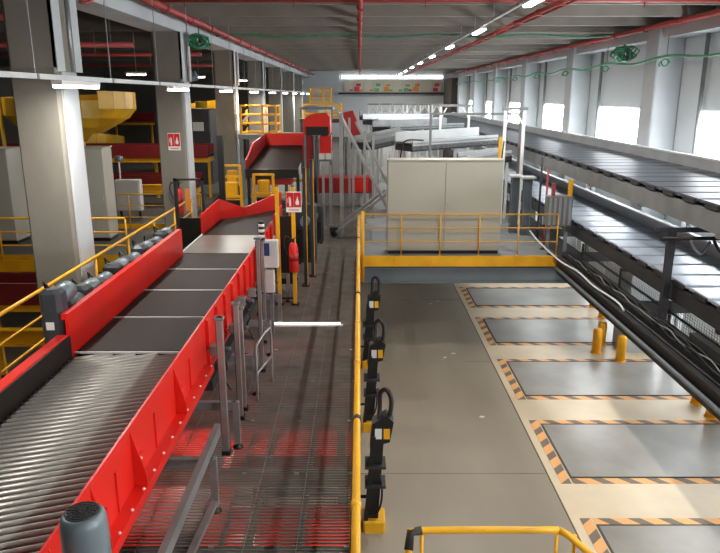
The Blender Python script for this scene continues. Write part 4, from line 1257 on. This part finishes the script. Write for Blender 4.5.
t = thing('sprinkler_pipe', 'red sprinkler pipe crossing the ceiling nearest the camera', 'pipe', (2, 16.6, 9.05))
MB().tube([(-4.6, 16.6, 9.1), (9.0, 16.6, 9.1)], .05, 10).build('pipe', M['pipe_red'], t)
for x in (-4, -1.5, 1.5, 4, 6.5):
    MB().box(x - .012, x + .012, 16.588, 16.612, 9.1, CEIL).build('hanger', M['steel_d'], t)
    MB().tube([(x, 16.6, 9.1), (x, 16.6, 8.95)], .02, 6).build('sprinkler_head', M['pipe_red'], t)
t = thing('green_cable', 'green cable crossing the ceiling from column to right wall', 'cable', (2, 24.9, 8.9))
pts = [(-5.0 + 14 * k / 20, 24.9, 9.0 + .05 * math.sin(k * 1.3)) for k in range(21)]
MB().tube(catmull(pts, 2), .035, 6).build('cable', M['green'], t)
for x in (-4.2, 0.6, 5.0, 8.6):
    MB().box(x - .012, x + .012, 24.89, 24.91, 9.0, CEIL).build('hanger', M['steel_d'], t)
def cable_clump(cx, cy, cz, label, n=16, s=1.0):
    t = thing('cable_clump', label, 'cable', (cx, cy, cz), 'green cable bundles')
    rnd = random.Random(int(cx * 10 + cy))
    for k in range(n):
        pts = []
        for j in range(7):
            a = j * .95 + k * 1.7
            pts.append((cx + s * (.3 * rnd.random() ** .5 * math.cos(a) + rnd.uniform(-.06, .06)), cy + s * (.25 * math.sin(a * 1.3) + rnd.uniform(-.08, .08)), cz + s * (.25 + .17 * math.sin(a) + rnd.uniform(-.05, .05))))
        MB().tube(catmull(pts, 4), .022, 5).build('loop', M['green'], t)
    MB().box(cx - .02, cx + .02, cy - .02, cy + .02, cz + .2, CEIL - .8 if cx > 5 else CEIL).build('hanger', M['steel_d'], t)
cable_clump(-4.75, 21.2, 8.3, 'green cable bundle hanging at the second column head')
cable_clump(8.5, 23.0, 8.0, 'green cable bundle hanging below the right wall pipe', 18, 1.15)
t = thing('green_cable', 'bright green cable sagging along the right wall', 'cable', (8.6, 30, 8))
pts = [(8.6, 8 + 2.4 * k, 7.98 + (.1 if k % 2 else -.03)) for k in range(24)]
MB().tube(catmull(pts, 4), .035, 6).build('cable', M['green'], t)
for k in range(8):
    y = 10.4 + 4.8 * k
    MB().box(8.6, 8.84 if k != 9 else 9, y - .01, y + .01, 8.06, 8.08).box(8.59, 8.61, y - .01, y + .01, 8.06, 8.66).build('hanger', M['steel_d'], t)
    ring = [(8.6 + .1 * math.cos(a * .9), y + .12 * math.sin(a * .9) + .02 * a, 7.9 + .1 * math.sin(a)) for a in range(12)]
    MB().tube(catmull(ring, 3), .02, 5).build('coil', M['green'], t)

def lamp_row(x, z, ys_, length, label_row, labels, group, ylo, yhi, watts, w=.16):
    t = thing('lamp_trunking', label_row, 'trunking', (x, (ylo + yhi) / 2, z))
    MB().box(x - .04, x + .04, ylo, yhi, z, z + .07).build('rail', M['frame_w'], t)
    y = ylo + .8
    while y < min(yhi, 60):
        MB().box(x - .007, x + .007, y - .007, y + .007, z + .07, CEIL).build('rod', M['steel'], t)
        MB().box(x - .05, x + .05, y - .03, y + .03, z - .005, z + .075).build('joint_clip', M['steel_d'], t)
        y += 2.9
    for k, y in enumerate(ys_):
        l = thing('strip_lamp', labels[min(k, len(labels) - 1)], 'lamp', (x, y, z - .12), group)
        MB().box(x - w / 2, x + w / 2, y - length / 2, y + length / 2, z - .07, z - .005).build('housing', M['white'], l)
        MB().box(x - w / 2 + .01, x + w / 2 - .01, y - length / 2 + .03, y + length / 2 - .03, z - .11, z - .07).build('diffuser', M['tube'], l)
        area_light('lamp_light', (x, y, z - .125), (0, 0, 0), w, length, watts, (1.0, .95, .87), l)
ordn = ['nearest', 'second', 'third', 'fourth', 'fifth', 'sixth', 'seventh', 'eighth', 'ninth', 'tenth', 'farthest']
lamp_row(-4.4, 7.22, [4.9 + 6.1 * k for k in range(10)], 1.5, 'white lamp trunking hanging in front of the left columns',
         [o + ' strip lamp on the trunking before the left columns' for o in ordn], 'strip lamps on the left trunking', 3.0, 62, LAMP_W)
lamp_row(3.4, 8.85, [1.1 + 6.5 * k for k in range(11)], 1.5, 'ceiling lamp trunking over the right aisle',
         [o + ' strip lamp on the ceiling trunking over the aisle' for o in ordn], 'strip lamps over the right aisle', 0.2, 71, LAMP_W * 2.0)
# lamps in the left hall
hl = 0
for (x, y, z, l) in [(-8.2, 26.0, 7.75, 'small lamp lit in the left hall above the yellow chute'), (-13.0, 23.2, 8.3, 'hall lamp hidden behind the nearest column'),
                     (-9.0, 39.5, 8.0, 'far hall lamp between second and third columns'), (-12.5, 10.0, 8.3, 'hall lamp beyond the left edge of the frame'),
                     (-8.0, 48.5, 8.0, 'farthest lamp in the left hall')]:
    t = thing('hall_lamp', l, 'lamp', (x, y, z), 'lamps in the left hall')
    MB().box(x - .35, x + .35, y - .1, y + .1, z, z + .08).build('housing', M['white'], t)
    MB().box(x - .32, x + .32, y - .08, y + .08, z - .03, z).build('diffuser', M['tube'], t)
    MB().box(x - .01, x + .01, y - .01, y + .01, z + .08, CEIL).build('rod', M['steel'], t)
    area_light('lamp_light', (x, y, z - .04), (0, 0, 0), .6, .2, HALL_LAMP_W, (1.0, .88, .68), t)
# red pipes and truss in the left hall
for k, (y, z, l) in enumerate([(15.2, 8.6, 'red pipe crossing the left hall before the second column'), (19.0, 8.3, 'second red pipe crossing the left hall'),
                                (27.0, 8.5, 'third red pipe crossing the left hall'), (34.0, 8.4, 'farthest red pipe crossing the left hall')]):
    t = thing('hall_pipe', l, 'pipe', (-10, y, z), 'red pipes in the left hall')
    MB().tube([(-15, y, z), (-6.0, y, z)], .07, 8).build('pipe', M['pipe_red'], t)
    for x in (-14, -10, -6.6):
        MB().box(x - .012, x + .012, y - .012, y + .012, z, CEIL).build('hanger', M['steel_d'], t)
t = thing('pipe_stub', 'slanted thin red pipe at the head of the nearest column', 'pipe', (-4.8, 12.4, 8.8))
MB().tube([(-5.0, 13.0, 8.62), (-4.95, 13.2, 8.62), (-4.6, 13.6, 9.0)], .035, 8).build('pipe', M['pipe_red'], t)
